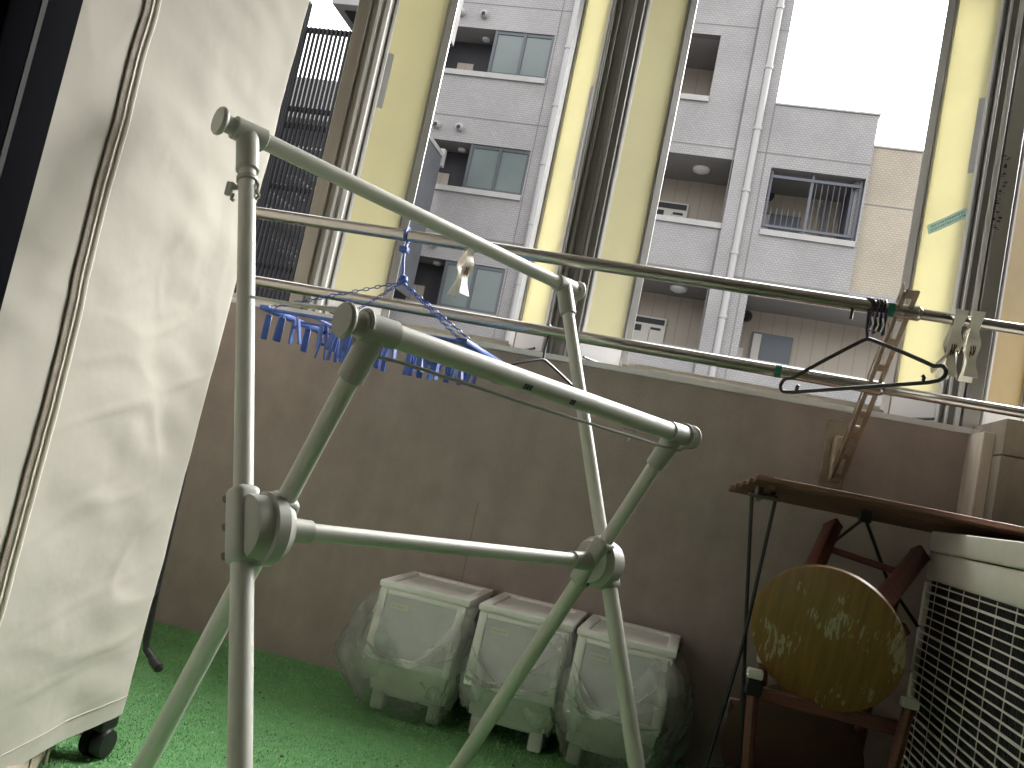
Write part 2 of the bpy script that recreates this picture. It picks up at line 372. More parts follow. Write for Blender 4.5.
MB().box((-.567,.5585,0),(-.5655,.5635,2.15)).build('seal_strip', 'grey_strip', df)
MB().box((-.80,.53,0),(-.609,.60,2.15)).build('sash_panel', 'black_frame', df)
MB().box((-.80,.53,2.1),(1.5,.60,2.16)).build('head_rail', 'black_frame', df)

# ================================================================ WINDOW POSTS AND SASHES
def post(x0, x1, mt, dark, label, steps):
    t = thing('window_post', label, 'post', ((x0+x1)/2, 2.79, 1.13), 'aluminium posts between the balcony windows')
    MB().box((x0,2.775,1.13),(x1,2.86,2.66)).build('post', dark, t)
    w_ = x1-x0
    for a, b, d, mm in steps:
        MB().bbox((x0+w_*a,2.775-d,1.132),(x0+w_*b,2.7755,2.655), .0015, 1).build('rib', mm, t)
    return t
post(-1.455,-1.335,'alu_taupe','alu_taupe','beige taupe window post beside the fabric cover, left of all yellow panels',[(0,.42,.02,'alu_taupe'),(.46,.60,.006,'alu_taupe'),(.64,.74,.016,'white_rail'),(.86,1,.012,'white_rail')])
P2 = post(-.523,-.421,'alu','alu_dark','dark grey window post between two yellow panels in the middle of the window band',[(0,.08,.014,'alu'),(.2,.28,.02,'alu_dark'),(.52,.66,.012,'alu_dark'),(.68,.76,.014,'alu'),(.94,1,.006,'alu_dark')])
P3 = post(.722,.822,'alu','alu_dark','grey window post with faint handwriting, behind the white clips at the right',[(0,.08,.006,'white_rail'),(.26,.4,.014,'white_rail'),(.46,.92,.018,'alu')])
s = MB(); rr_ = random.Random(5)
for k in range(9):
    z = 1.98-.028*k
    for j in range(3):
        x = .775+rr_.uniform(-.008,.008); s.box((x-.004,2.7535,z+rr_.uniform(-.004,.004)+j*.006),(x+rr_.uniform(.002,.008),2.7566,z+.003+j*.006))
s.build('handwriting', 'dash', P3)

M['ochre'] = mat('yellow_pane_shaded', (.55, .43, .19), .5, var=.12, vscale=3, transl=.25)  # yellow pane again, its dimmer light put into a darker colour
def sash(hx, hy, ox, oy, label, sticker=(1.78, 2.05), pane='yellow'):
    t = thing('yellow_sash', label, 'window sash', (hx, hy, 1.14), 'open window sashes with yellow panes')
    L = math.hypot(ox-hx, oy-hy); an = math.atan2(oy-hy, ox-hx)
    X = Matrix.Translation((hx, hy, 0)) @ Matrix.Rotation(an, 4, 'Z')
    n = 1 if math.cos(an) > 0 else -1      # local +y is the far side when n>0
    # frame
    fr = MB()
    fr.bbox((L-.03,-.011,1.14),(L,.016,2.64), .002, 1, X); fr.bbox((L-.036,-.006,1.2),(L-.0305,.012,2.6), .001, 1, X)
    fr.build('outer_stile', 'alu', t)
    MB().bbox((0,-.010,1.14),(.012,.014,2.64), .002, 1, X).build('hinge_stile', 'white_rail', t)
    MB().box((.0125,-.009,1.142),(L-.0305,.013,1.24), X).build('bottom_rail', 'white_rail', t)
    MB().box((.0125,-.009,2.6),(L-.0305,.013,2.64), X).build('top_rail', 'alu', t)
    MB().box((.0125,-.003,1.2402),(L-.0362,.005,2.5998), X).build('pane', pane, t)
    ys = -.0055 if n > 0 else .0055
    if sticker:
        sp = MB().box((.013,min(ys,ys*1.3),sticker[0]),(.035,max(ys,ys*1.3),sticker[1]), X); sp.build('sticker', 'sticker', t)
    # stay arm under the sash
    a = X @ V3(L*.94, 0, 1.145); b = V3(hx + (.055 if ox > hx else -.055)*.2, 2.80, 1.15)
    MB().tube([a, V3(hx+(ox-hx)*.2, 2.76, 1.152)], .0045, 6).build('stay_arm', 'black_metal', t)
    return t, X, L
S1, _, _ = sash(-1.332,2.80,-1.142,2.92,'pale yellow sash behind the blue peg hanger, leftmost of the yellow panels',(1.93,2.14))
S2, _, _ = sash(-.525,2.80,-.668,2.92,'narrow yellow sash on the left side of the dark middle post',(1.76,2.1))
S3, _, _ = sash(-.418,2.80,-.262,2.92,'yellow sash on the right side of the dark middle post',None)
S4, X4, L4 = sash(.718,2.80,.575,2.92,'yellow sash with a pale blue printed tape, left of the right-hand post',(1.95,2.2))
S5, _, _ = sash(.826,2.80,.99,2.92,'yellow sash with its shade painted in as ochre at the far right edge of the photo',None,'ochre')
# printed tape on S4
tp = thing('unused', 'x', 'x'); bpy.data.objects.remove(tp)
Xt = X4 @ Matrix.Translation((.02, .0062, 1.80)) @ Matrix.Rotation(R(0), 4, 'Y')
M['tape'] = mat('blue_tape', (.70, .86, .88), .5, transl=.5)
M['tapeink'] = mat('tape_ink', (.16, .36, .42), .5)
Rt = X4 @ Matrix.Translation((.016, .0068, 1.818)) @ Matrix.Rotation(R(22), 4, 'Y')
tape = MB().box((0,0,-.017),(.125,.0008,.017), Rt).build('printed_tape', 'tape', S4)
s = MB()
for row in (-.0095, .0015):
    x = .006
    while x < .112:
        w_ = rr_.uniform(.002, .006); s.box((x,.0009,row+rr_.uniform(0,.002)),(x+w_,.0014,row+rr_.uniform(.004,.008)), Rt); x += w_+rr_.uniform(.0015,.004)
s.build('tape_print', 'tapeink', tape)

# ================================================================ OPPOSITE APARTMENT BUILDING
FY = 18.0
ab = thing('apartment_building', 'grey tiled apartment block with recessed balconies across the street', 'building', (-2, FY, -6))
holes = []
FL = [9.36, 6.61, 3.86, 1.11, -1.64, 12.11]
for z in FL:
    holes.append((-7.45, -4.60, z, z+1.08))
    if z > 9: holes.append((-2.6, -.955, z, z+1.44))
    else: holes.append((-2.6, -.19, z, z+1.44))
s = MB(); wall_holes(s, -9.2, .455, -6, 14.9, FY, FY+.2, holes)
RH = [(.60, 2.50, z, z+1.38) for z in FL if z < 9 and z > 5] + [(.60, 4.4, z, z+1.34) for z in FL if z < 5]
sR = MB(); wall_holes(sR, .455, 2.55, -6, 9.37, FY, FY+.2, [(h[0], min(h[1], 2.6), h[2], h[3]) for h in RH])
s.box((.255,FY+.2,9.4),(.455,FY+6,14.9)); sR.box((2.35,FY+.2,6.0),(2.55,FY+6,9.37))
s.build('facade_wall', 'tile', ab); sR.build('side_block_wall', 'tile', ab)
sL = MB(); wall_holes(sL, 2.55, 4.6, -6, 5.60, FY, FY+.2, [(2.5, 4.4, h[2], h[3]) for h in RH if h[1] > 4])
sL.build('lower_wall', 'tile', ab)
# pipe column and drain pipes
MB().box((-.185,FY-.10,-6),(.09,FY-.001,14.9)).build('column', 'tile', ab)
for px in (.17, -4.22):
    s = MB().cyl((px,FY-.09,-6),(px,FY-.09,14.9),.075,12)
    for z in range(-5, 15): s.cyl((px,FY-.09,z*1.37+.5),(px,FY-.09,z*1.37+.58),.09,12)
    s.build('drain_pipe', 'pipe', ab)
# joints
s = MB()
for z in (8.29, 11.04, 5.54, 2.79, 13.79): s.box((-9.2,FY-.004,z-.012),(.455,FY-.001,z+.012))
for z in (8.29, 5.54): s.box((.455,FY-.004,z-.012),(2.55,FY-.001,z+.012))
for x in (-4.555, -.22, .44): s.box((x-.012,FY-.005,-6),(x+.012,FY-.002,14.9 if x < .4 else 9.37))
s.build('expansion_joint', 'joint', ab)
# copings
s = MB()
for z in FL:
    MB().box((-7.45,FY-.05,z-.10),(-4.60,FY+.25,z+.02)).build('coping', 'cap', ab); MB().box((-2.6,FY-.05,z-.10),(-.955 if z > 9 else -.187,FY+.25,z+.02)).build('coping', 'cap', ab)
for h in RH: MB().box((h[0],FY-.05,h[2]-.10),(h[1],FY+.25,h[2]+.02)).build('coping', 'cap', ab)
s.box((.456,FY-.03,9.37),(2.58,FY+.3,9.41)); s.build('coping', 'cap', ab)
# recess shells
s = MB(); s2 = MB()
s.box((-7.5,FY+1.6,-6),(.45,FY+1.7,14.9)); s.box((.455,FY+1.6,-6),(4.6,FY+1.7,9.2)); s.build('corridor_wall', 'siding', ab)
for z in FL:
    hh = 1.44
    MB().box((-2.9,FY+.2,z+hh+.001),(.44,FY+1.6,z+hh+.15)).build('corridor_ceiling', 'soffit', ab)
    MB().box((-7.6,FY+.2,z+1.10),(-4.46,FY+1.6,z+1.25)).build('corridor_ceiling', 'soffit', ab)
    if z < 9: MB().box((.46,FY+.2,z+1.40),(2.34 if z > 6 else 4.6,FY+1.6,z+1.55)).build('corridor_ceiling', 'soffit', ab)
s = MB()
for x in (-2.75, -4.45, -7.6, .3): s.box((x,FY+.2,-6),(x+.1,FY+1.6,9.2 if x > 0 else 14.8))
s.build('corridor_partition', 'concrete', ab)
# left bays: dark opening and glazed screen
for z in FL[:4]+[FL[5]]:
    MB().box((-7.45,FY+.75,z),(-6.0,FY+.8,z+1.09)).build('dark_recess', 'darkroom', ab)
    wd = MB()
    for x in (-6.0, -5.32, -4.66): wd.box((x,FY+.02,z+.02),(x+.07,FY+.1,z+1.08))
    wd.box((-6.0,FY+.03,z+.02),(-4.6,FY+.09,z+.09)).box((-6.0,FY+.03,z+1.0),(-4.6,FY+.09,z+1.07))
    wn = wd.build('window', 'winframe', ab)
    MB().box((-5.93,FY+.05,z+.09),(-5.32,FY+.06,z+1.0)).build('pane', 'winpane', wn)
    MB().box((-5.25,FY+.05,z+.09),(-4.66,FY+.06,z+1.0)).build('pane', 'winpane', wn)
    for x in (-6.90, -6.34):
        v = MB().lathe((x,FY+.0,z+1.40),(0,-1,0),[(0,.09),(.10,.09),(.13,.075),(.131,.02)],16).build('vent_cap', 'cap', ab)
        MB().lathe((x,FY-.128,z+1.375),(0,-1,0),[(0,.05),(.006,.05)],12).build('vent_hole', 'ac_in', v)
    MB().lathe((-6.35,FY+.5,z+1.098),(0,0,-1),[(0,.1),(.05,.09),(.07,.03)],14).build('ceiling_lamp', 'lampglass', ab)
    MB().box((-7.0,FY+.72,z),(-6.6,FY+.748,z+.55)).build('store_door', 'siding', ab)
# middle corridors
for z in FL[:4]:
    if z > 9:
        d = MB().box((-1.50,FY+1.55,z-.3),(-1.1,FY+1.59,z+.32)).build('meter_box', 'door_white', ab)
        MB().box((-1.46,FY+1.53,z+.05),(-1.14,FY+1.548,z+.27)).build('louvre', 'darkroom', d)
        continue
    MB().lathe((-.86,FY+.72,z+1.439),(0,0,-1),[(0,.19),(.06,.18),(.10,.10),(.11,.02)],20).build('ceiling_lamp', 'lampglass', ab)
    d = MB().box((-2.2,FY+1.5,z-.9),(-1.02,FY+1.59,z+.86)).build('utility_door', 'door_white', ab)
    MB().box((-1.90,FY+1.48,z+.70),(-1.06,FY+1.498,z+.82)).build('louvre', 'darkroom', d)
    MB().box((-1.72,FY+1.48,z+.50),(-1.56,FY+1.498,z+.64)).build('meter_window', 'darkroom', d)
    MB().box((-1.35,FY+1.48,z+.57),(-1.12,FY+1.498,z+.62)).build('vent_slot', 'darkroom', d)
    MB().box((-1.37,FY+1.489,z-.6),(-1.36,FY+1.4985,z+.56)).build('door_gap', 'darkroom', d)
# right balconies
for h in RH[:3]:
    z = h[2]
    v = MB().lathe((.70,FY+1.6,z+1.34 if z > 5 else z+1.24),(0,-1,0),[(0,.13),(.05,.13),(.06,.09),(.03,.05)],20).build('round_vent', 'darkroom', ab)
    xo = .60 if z > 5 else .90
    f = MB().box((xo,FY+1.52,z-.75),(xo+.88,FY+1.59,z+.91)).build('window', 'winframe', ab)
    MB().box((xo+.03,FY+1.50,z-.75),(xo+.20,FY+1.519,z+.87)).build('door_panel', 'door_white', f)
    MB().box((xo+.22,FY+1.50,z-.75),(xo+.85,FY+1.519,z+.87)).build('pane', 'door_dark', f)
    MB().box((.56,FY+1.53,z+.2),(.76,FY+1.59,z+.5)).build('meter_box', 'door_white', ab) if z < 5 else None
z = RH[0][2]
s = MB()
for x in (.62, 1.46, 2.42): s.box((x,FY+.10,z+.02),(x+.05,FY+.15,z+1.36))
s.box((.62,FY+.09,z+.12),(2.47,FY+.14,z+.17)).box((.62,FY+.09,z+1.20),(2.47,FY+.14,z+1.26))
for k in range(15): s.box((.74+k*.118,FY+.11,z+.17),(.752+k*.118,FY+.122,z+(1.2 if k > 5 else .55)))
s.build('balcony_cage', 'cage', ab)
MB().box((2.30,FY+.2,z+.02),(2.34,FY+1.5,z+1.36)).build('balcony_partition', 'cage', ab)
MB().box((1.9,FY+1.2,z+.3),(1.98,FY+1.25,z+1.36)).build('hanging_rod', 'cage', ab)

tb = thing('tan_building', 'tan tiled building wing behind the right end of the grey block', 'building', (5, FY+.3, -6))
MB().box((2.556,FY+.15,5.62),(9,FY+4,8.75)).build('wall', 'tiletan', tb)
MB().box((2.556,FY+.12,8.75),(9,FY+4,8.79)).build('coping', 'cap', tb)
MB().box((2.556,FY+.146,7.5),(9,FY+.149,7.52)).build('expansion_joint', 'joint', tb)

ms = thing('dark_privacy_screen', 'dark grey privacy sheet hung from a metal bracket beside the leftmost yellow panel', 'screen', (-6.55, 17, 4))
MB().box((-6.60,15.6,3.9),(-6.56,17.85,7.22)).build('sheet', 'mesh', ms)
MB().box((-6.62,15.6,7.22),(-6.54,17.99,7.32)).box((-6.64,17.84,7.02),(-6.52,17.99,7.42)).build('bracket', 'pipe', ms)

# dark louvre stair screen far left
ls = thing('louvre_screen', 'tall black metal slat screen around an outdoor staircase', 'screen', (-8, 14, -6))
s = MB()
for k in range(26):
    x = -9.3 + k*.088; s.box((x,14,-6),(x+.036,14.05,8.0))
s.build('slats', 'louvre', ls)
s = MB()
for k in range(34):
    y = 11.4 + k*.078; s.box((-8.35,y,-6),(-8.30,y+.03,8.45))
s.build('side_slats', 'louvre', ls)
s = MB()
for z in (7.98, 6.42, 6.1, 4.9, 3.4, 2): s.box((-9.4,14.051,z-.06),(-6.9,14.11,z+.03))
s.build('rail', 'louvre', ls)
st = thing('outdoor_staircase', 'grey steel staircase seen through the black slat screen', 'staircase', (-8, 15, -6))
s = MB()
for fl in range(4):
    z0 = -1.4+fl*1.5*1.35
    for k in range(10):
        x = -8.9+k*.2 if fl % 2 else -6.9-k*.2
        s.box((x,14.5,z0+k*.19),(x+.22,15.4,z0+k*.19+.03)); 
s.build('steps', 'stairgrey', st)
s = MB()
for z in (6.28, 4.3, 2.2): MB().box((-9.4,14.3,z-.03),(-6.9,15.6,z+.05)).build('landing', 'stairgrey', st)
nb = thing('rear_building', 'grey building wall glimpsed behind the black slat screen', 'building', (-9, 20, -6))
MB().box((-14,19.6,-6),(-9.1,24,9.5)).build('wall', 'concrete', nb)
s = MB()
for k in range(5): s.box((-12.9+k*.8,19.55,5.3),(-12.5+k*.8,19.6,5.9))
s.build('window', 'darkroom', nb)
db = thing('slat_gap_backing', 'dark sheet added behind the lower part of the slat screen to darken its gaps', 'wall', (-8, 16, -6))
MB().box((-10.5,16,-6),(-7.3,16.2,6.35)).build('wall', 'darkroom', db)  # added sheet that closes the bright gaps between the slats
cb = thing('overhanging_block', 'pale concrete corner of a building overhanging the slat screen', 'building', (-7, 14, 8))
MB().box((-7.47,13.2,8.06),(-5.5,14.3,11)).build('wall', 'concrete', cb)
MB().box((-7.30,13.4,8.03),(-5.5,14.3,8.058)).build('soffit', 'louvre', cb)

# ================================================================ FABRIC COVER
def cover_surf(u, v):
    """u around the box (0..1), v height (0..1) -> point"""
    x0, x1, y0, y1 = -1.80, -1.045, .66, 1.70; r = .016
    per = [((x1, y0+r), (x1, y1-r)), ((x1, y1-r), (x1-r, y1)), ((x1-r, y1), (x0+r, y1)), ((x0+r, y1), (x0, y1-r)), ((x0, y1-r), (x0, y0+r)), ((x0, y0+r), (x0+r, y0)), ((x0+r, y0), (x1-r, y0)), ((x1-r, y0), (x1, y0+r))]
    ln = [math.dist(a, b) for a, b in per]; T = sum(ln); d = (u % 1)*T
    for (a, b), L in zip(per, ln):
        if d <= L: break
        d -= L
    t = d/L; x = lerp(a[0], b[0], t); y = lerp(a[1], b[1], t)
    z = .098 + v*2.1
    if u*T < ln[0]: nx, ny = 1, 0
    else:
        cx, cy = (x0+x1)/2, (y0+y1)/2; nx, ny = (x-cx), (y-cy); q = math.hypot(nx, ny); nx, ny = nx/q, ny/q
    tn = ((y-y0)/(y1-y0)); edge = max(0, 1-abs(tn*2-1)**6)
    p = Vector((x, y*1.0, z))
    k = .006*(noise.noise(Vector((y*1.3, z*1.6, 3.1)))) + .010*noise.noise(Vector((y*3.2+z*2, z*6.5-y*3, 9))) + .004*abs(noise.noise(Vector((y*2+z*4, z*4-y*5, 19)))) + .004*noise.noise(Vector((y*9+z*5, z*15, 1)))
    for sx, sz, ph, am in ((2.2, 5.5, 31, .0035), (4.5, 3.2, 47, .0025), (1.2, 9.0, 63, .0022)):
        nn = noise.noise(Vector((y*sx + z*1.6, z*sz - y*2.1, ph))); mk = max(0, noise.noise(Vector((y*1.7, z*1.9, ph+5)))+.12)
        k += am*1.15*mk*max(0, 1-abs(nn)*9)**1.5
    low = max(0, (.35-z)/.35)
    k += low*low*.035*noise.noise(Vector((y*6, z*3, 5)))
    k *= (.25+.75*edge)*(.35+.65*min(1, abs(y-1.236)/.22))
    sag = -.006*low
    out_ = .042*max(0, z)*.7
    return p + Vector((nx*(k+sag)+out_*.75, ny*(k*.6), (0.012*noise.noise(Vector((y*4, x*4, 0)))-.012 if v == 0 else 0)))
cv = thing('garment_rack_cover', 'tall off-white fabric cover with a long zip over a wheeled rack at the left', 'cover', (-1.4, 1.2, 0))
NU, NV = 460, 280; s = MB(); vs = [cover_surf(i/NU, j/NV) for j in range(NV+1) for i in range(NU)]
fs = [(j*NU+i, j*NU+(i+1) % NU, (j+1)*NU+(i+1) % NU, (j+1)*NU+i) for j in range(NV) for i in range(NU)]
fs.append(tuple(NV*NU+i for i in range(NU)))
s.add(vs, fs, True); o = s.build('cover', 'cover', cv)
for v in o.data.vertices:
    if v.co.z < .35:      # the hem hangs lower towards the door
        v.co.z -= max(0, 1.62-(v.co.y+1.2))*.2*(1-(v.co.z)/.35)
# zip: tape, two piping ridges, on the face towards the camera's right
per_T = 2*(1.80-1.045-.032) + 2*(1.70-.66-.032) + 4*math.hypot(.016,.016)
def face(y, z): return cover_surf(min(.9999, max(0, (y-.676)/per_T)), (z-.098)/2.1)
zs = [.10+i*.02 for i in range(100)]
def zy(z): return 1.236 - .024*max(0, min(1, (z-.4)/.9)) + .003*math.sin(z*3.1) + .0015*math.sin(z*11)
s = MB(); vs = []
for z in zs:
    for dy, h in ((-.013,.0012),(-.006,.003),(0,.0045),(.006,.003),(.013,.0012)): vs.append(face(zy(z)+dy, z)+V3(h,0,0))
fs = [(i*5+k, i*5+k+1, i*5+k+6, i*5+k+5) for i in range(len(zs)-1) for k in range(4)]
s.add(vs, fs, True).build('zip_tape', 'zip', cv)
MB().tube([face(zy(z)-.0145, z)+V3(.002,0,0) for z in zs], .0022, 6).build('zip_piping', 'zipthread', cv)
MB().tube([face(zy(z)+.015, z)+V3(.003,0,0) for z in zs], .0042, 8).build('zip_piping', 'piping', cv)
MB().tube([face(zy(z), z)+V3(.0046,0,0) for z in zs], .0018, 6).build('zip_teeth', 'piping', cv)
# hem band
hy = [.70+i*.02 for i in range(50)]
MB().tube([face(y, .124)+V3(.0015,0,-max(0,1.62-y)*.2*.64) for y in hy], .0016, 6).build('hem_seam', 'cover', cv)
# frame and casters under the cover
s = MB()
for x in (-1.72, -1.10):
    for y in (.76, 1.62): s.cyl((x,y,.09),(x,y,1.9),.011,10)
s.cyl((-1.72,.76,1.9),(-1.72,1.62,1.9),.011,10).cyl((-1.10,.76,1.9),(-1.10,1.62,1.9),.011,10).cyl((-1.72,.76,.10),(-1.72,1.62,.10),.011,10).cyl((-1.10,.76,.10),(-1.10,1.62,.10),.011,10).cyl((-1.72,1.62,.10),(-1.10,1.62,.10),.011,10)
s.build('frame', 'black_metal', cv)
for x, y in ((-1.065,1.652),(-1.74,1.615),(-1.74,.78),(-1.10,.78)):
    b = MB().bbox((x-.02,y-.026,.058),(x+.022,y+.026,.092),.005).build('caster', 'black_plastic', cv)
    MB().lathe((x-.024,y,.031),(1,0,0),[(0,.018),(.002,.029),(.008,.031),(.022,.031),(.024,.020),(.026,.020),(.028,.031),(.044,.031),(.05,.027),(.051,.01)],24).build('wheel', 'black_plastic', b)

bg_ = thing('beige_bag', 'folded beige canvas bag on the turf under the fabric cover', 'bag', (-1.13, 1.5, 0))
s = MB(); X = Matrix.Translation((-1.15,1.475,.006)) @ Matrix.Rotation(R(20), 4, 'Z')
s.bbox((-.13,-.17,0),(.075,.10,.062),.022,3,X); o = s.build('body', 'bagbeige', bg_)
for v in o.data.vertices: v.co += Vector((0,0,.006*noise.noise(v.co*30)))
s = MB().bbox((.074,-.05,.012),(.0785,-.005,.05),.001,1,X).bbox((.074,.035,.004),(.079,.052,.056),.001,1,X); s.build('strap', 'bagbeige', bg_)

cr = thing('bent_metal_leg', 'thin black bent metal leg with a rubber tip behind the fabric cover', 'leg', (-1.14, 1.93, 0))
MB().tube([(-1.190,1.93,.62),(-1.186,1.93,.3),(-1.180,1.93,.165),(-1.174,1.93,.145),(-1.160,1.925,.137),(-1.14,1.92,.128)],.0085,10).build('rod', 'black_metal', cr)
MB().tube([(-1.150,1.92,.130),(-1.140,1.917,.126),(-1.118,1.91,.118),(-1.113,1.908,.116)],[.008,.0115,.0125,.007],12).build('rubber_tip', 'black_plastic', cr)
MB().tube([(-1.185,1.93,.3),(-1.19,1.78,.12),(-1.175,1.72,.03)],.009,8).lathe((-1.165,1.75,.02),(1,0,0),[(0,.012),(.004,.02),(.02,.02),(.024,.012)],16).build('wheel_end', 'black_plastic', cr)

# ================================================================ DRYING RACK
RY = .5872
bv = V3(math.sin(RY), math.cos(RY), 0); tv = V3(math.cos(RY), -math.sin(RY), 0); zv = V3(0,0,1)
PV = V3(-.6241, 1.2025, .59); RL, RE = .887, .0474
dA = (tv*-.4649 + zv); dB = (tv*.5 + zv)
rk = thing('folding_drying_rack', 'ivory X-frame drying rack of round tubes standing on the turf', 'drying rack', tuple(PV - zv*.59))
HA, HB = .650, .312
for off, d, H, outd in ((0, dA, .664, -1), (RE, dB, .320, -1), (RL, dA, .641, 1), (RL-RE, dB, .304, 1)):
    c = PV + bv*off; dn = d.normalized()
    lg = MB().cyl(c - d*.585, c - d*.02, .0172, 24).build('leg', 'rack', rk)
    MB().lathe(c - d*.59, d, [(0,.018),(.003,.0205),(.03,.0205),(.034,.0178)], 24).build('foot_cap', 'rackj', lg)
    MB().cyl(c + d*.02, c + d*(H-.015), .0152, 24).build('upper_tube', 'rack', rk)
    top = c + d*H
    cl = MB()
    cl.lathe(top - dn*.085, dn, [(0,.0175),(.002,.0205),(.085,.0205)], 24)
    cl.lathe(top - bv*.028, bv, [(0,.0175),(.001,.0215),(.06,.0215),(.062,.019)], 24)
    j = cl.build('top_joint', 'rackj', rk)
    e = top + bv*outd*.026
    MB().lathe(e, bv*outd, [(0,.016),(.022,.016),(.023,.0235),(.027,.0265),(.031,.0265),(.034,.024),(.0345,.004)], 32).build('end_cap', 'rackj', j)
for H, H2, off0, off1, d, r in ((.664, .641, 0, RL, dA, .0165), (.320, .304, RE, RL-RE, dB, .0185)):
    a = PV + bv*off0 + d*H; b = PV + bv*off1 + d*H2
    MB().cyl(a + bv*.02, b - bv*.02, r, 28).build('hanging_bar', 'rack', rk)
a = PV + bv*.06; b = PV + bv*(RL-.06)
MB().cyl(a, b, .0138, 24).build('cross_bar', 'rack', rk)
for base, sg in ((PV, 1), (PV + bv*RL, -1)):
    bb = bv*sg
    s = MB().lathe(base - bb*.010 + tv*(.015 if sg > 0 else 0), bb, [(0,.040),(.004,.048),(.028,.050),(.031,.056),(.050,.056),(.054,.050),(.066,.045),(.070,.02)], 36)
    o = s.build('hub', 'rackj', rk)
    # straight clamp housings gripping the tubes
    for off, d in ((0, dA), (RE*1, dB)):
        c = base + bb*off; dn = d.normalized(); side = dn.cross(bv).normalized()
        X = Matrix((side, bv, dn)).transposed().to_4x4(); X.translation = c
        q = MB().bbox((-.0215,-.0215,-.060),(.0215,.0215,.060),.012,4,X).build('hub_clamp', 'rackj', o)
        for k in (-.044, 0, .044):
            p = c + dn*k - bb*(.0225 if off == 0 else -.0225)
            sgn = -1 if off == 0 else 1
            tl_ = (-tv - dn*(-tv).dot(dn)).normalized()
            if off == 0: MB().lathe(c + dn*k - bb*.013*sg + tl_*.0150, (tl_ - bv*.55).normalized(), [(0,.0062),(.010,.0062),(.012,.0035)], 14).build('screw', 'screw', q)
            elif k != 0: MB().lathe(c + dn*k - tl_*.0205, -tl_, [(0,.0045),(.003,.0045),(.0045,.002)], 12).build('screw', 'screw', q)
    MB().lathe(base + bb*.062, bb, [(0,.021),(.04,.0185),(.055,.0185),(.057,.0155)], 24).build('bar_socket', 'rackj', o)
# height clamp on near tall tube and ring
c = PV + dA*(.664-.095); dn = dA.normalized(); side = dn.cross(bv).normalized()
s = MB().lathe(c - dn*.004, dn, [(0,.0165),(.001,.019),(.009,.019),(.010,.0165)], 24)
sidev = -(rt2*1.0); sidev = (sidev - dn*sidev.dot(dn)).normalized()
s.tube([c + sidev*.014 - dn*.012, c + sidev*.024 - dn*.012], .005, 10)
s.bbox((-.010,-.005,-.014),(.004,.005,.012),.003,2,Matrix.Translation(c + sidev*.028 - dn*.014))
s.tube([c + sidev*.024 - dn*.026, c + sidev*.028 - dn*.036, c + sidev*.024 - dn*.040], .003, 8)
s.build('height_clamp', 'rackj', rk)
s2_ = -sidev
MB().tube([c+s2_*.015-dn*.002, c+s2_*.020-dn*.012, c+s2_*.018-dn*.026, c+s2_*.021-dn*.036, c+s2_*.014-dn*.042], .003, 8).build('spring_clip', 'rackj', rk)
# wire hanging bar looped round the low bar
A = PV + bv*RE + dB*.320; B = PV + bv*(RL-RE) + dB*.304
def loop(c, sgn):
    return [c + tv*(.0255*math.cos(t)) + zv*(.0265*math.sin(t)-.001) for t in [math.pi*(.9 - i*1.35/12) for i in range(13)]]
dn_ = V3(0,0,-1)
l1 = loop(A - bv*.012, 1); l2 = loop(B + bv*.03, 1)
wa = A + bv*.03 + zv*-.035 + tv*-.004; wb = B - bv*.0 + zv*-.034
pts = list(reversed([A - bv*.022 + tv*(.024*math.cos(t)) + zv*(.024*math.sin(t)) for t in [math.pi*(1.25-.1*i) for i in range(14)]]))
pts = [p for p in pts][::1]
path = pts + [A - bv*.018 - tv*.022 - zv*.026, A - zv*.037 - tv*.006, wa + bv*.03, lerp(wa, wb, .5) - zv*.002, wb - bv*.03, B + bv*.015 - zv*.034 + tv*.004, B + bv*.028 - zv*.02 + tv*.018] + [B + bv*.03 + tv*(.0235*math.cos(t)) + zv*(.0235*math.sin(t)) for t in [-.4+.25*i for i in range(13)]]
MB().tube(path, .0030, 8).build('wire_rail', 'rackj', rk)
p = lerp(A, B, .80) - zv*.036
MB().tube([p+V3(0,0,0)+bv*-.02, p+bv*-.02+zv*.012, p+bv*.02+zv*.012, p+bv*.02], .0014, 6).lathe(p-zv*.012, zv, [(0,.003),(.003,.0045),(.008,.0045),(.011,.002)], 10).build('sliding_clip', 'film', rk)
for k, n_ in ((.39, 2), (.545, 1)):
    q = lerp(A, B, k); s = MB()
    an = V3(-.35, -.85, -.12).normalized(); an = (an - bv*an.dot(bv)).normalized(); ud = bv.cross(an)
    for i in range(n_+1):
        s.box((-.003,-.0006,-.005),(.0012,.0012,.005), Matrix.Translation(q + an*.0188 + bv*i*.007) @ Matrix((bv, an, ud)).transposed().to_4x4())
    s.build('printed_mark', 'dash', rk)
# thin stay rod between the two near tubes
c1 = PV + dA*.355 + tv*.012; c2 = PV + bv*RE + dB*.335 - tv*.005
MB().tube([c1, lerp(c1, c2, .35), lerp(c1, c2, .72) + zv*.004], [.0026,.0032,.0048], 10).build('stay_rod', 'rack', rk)

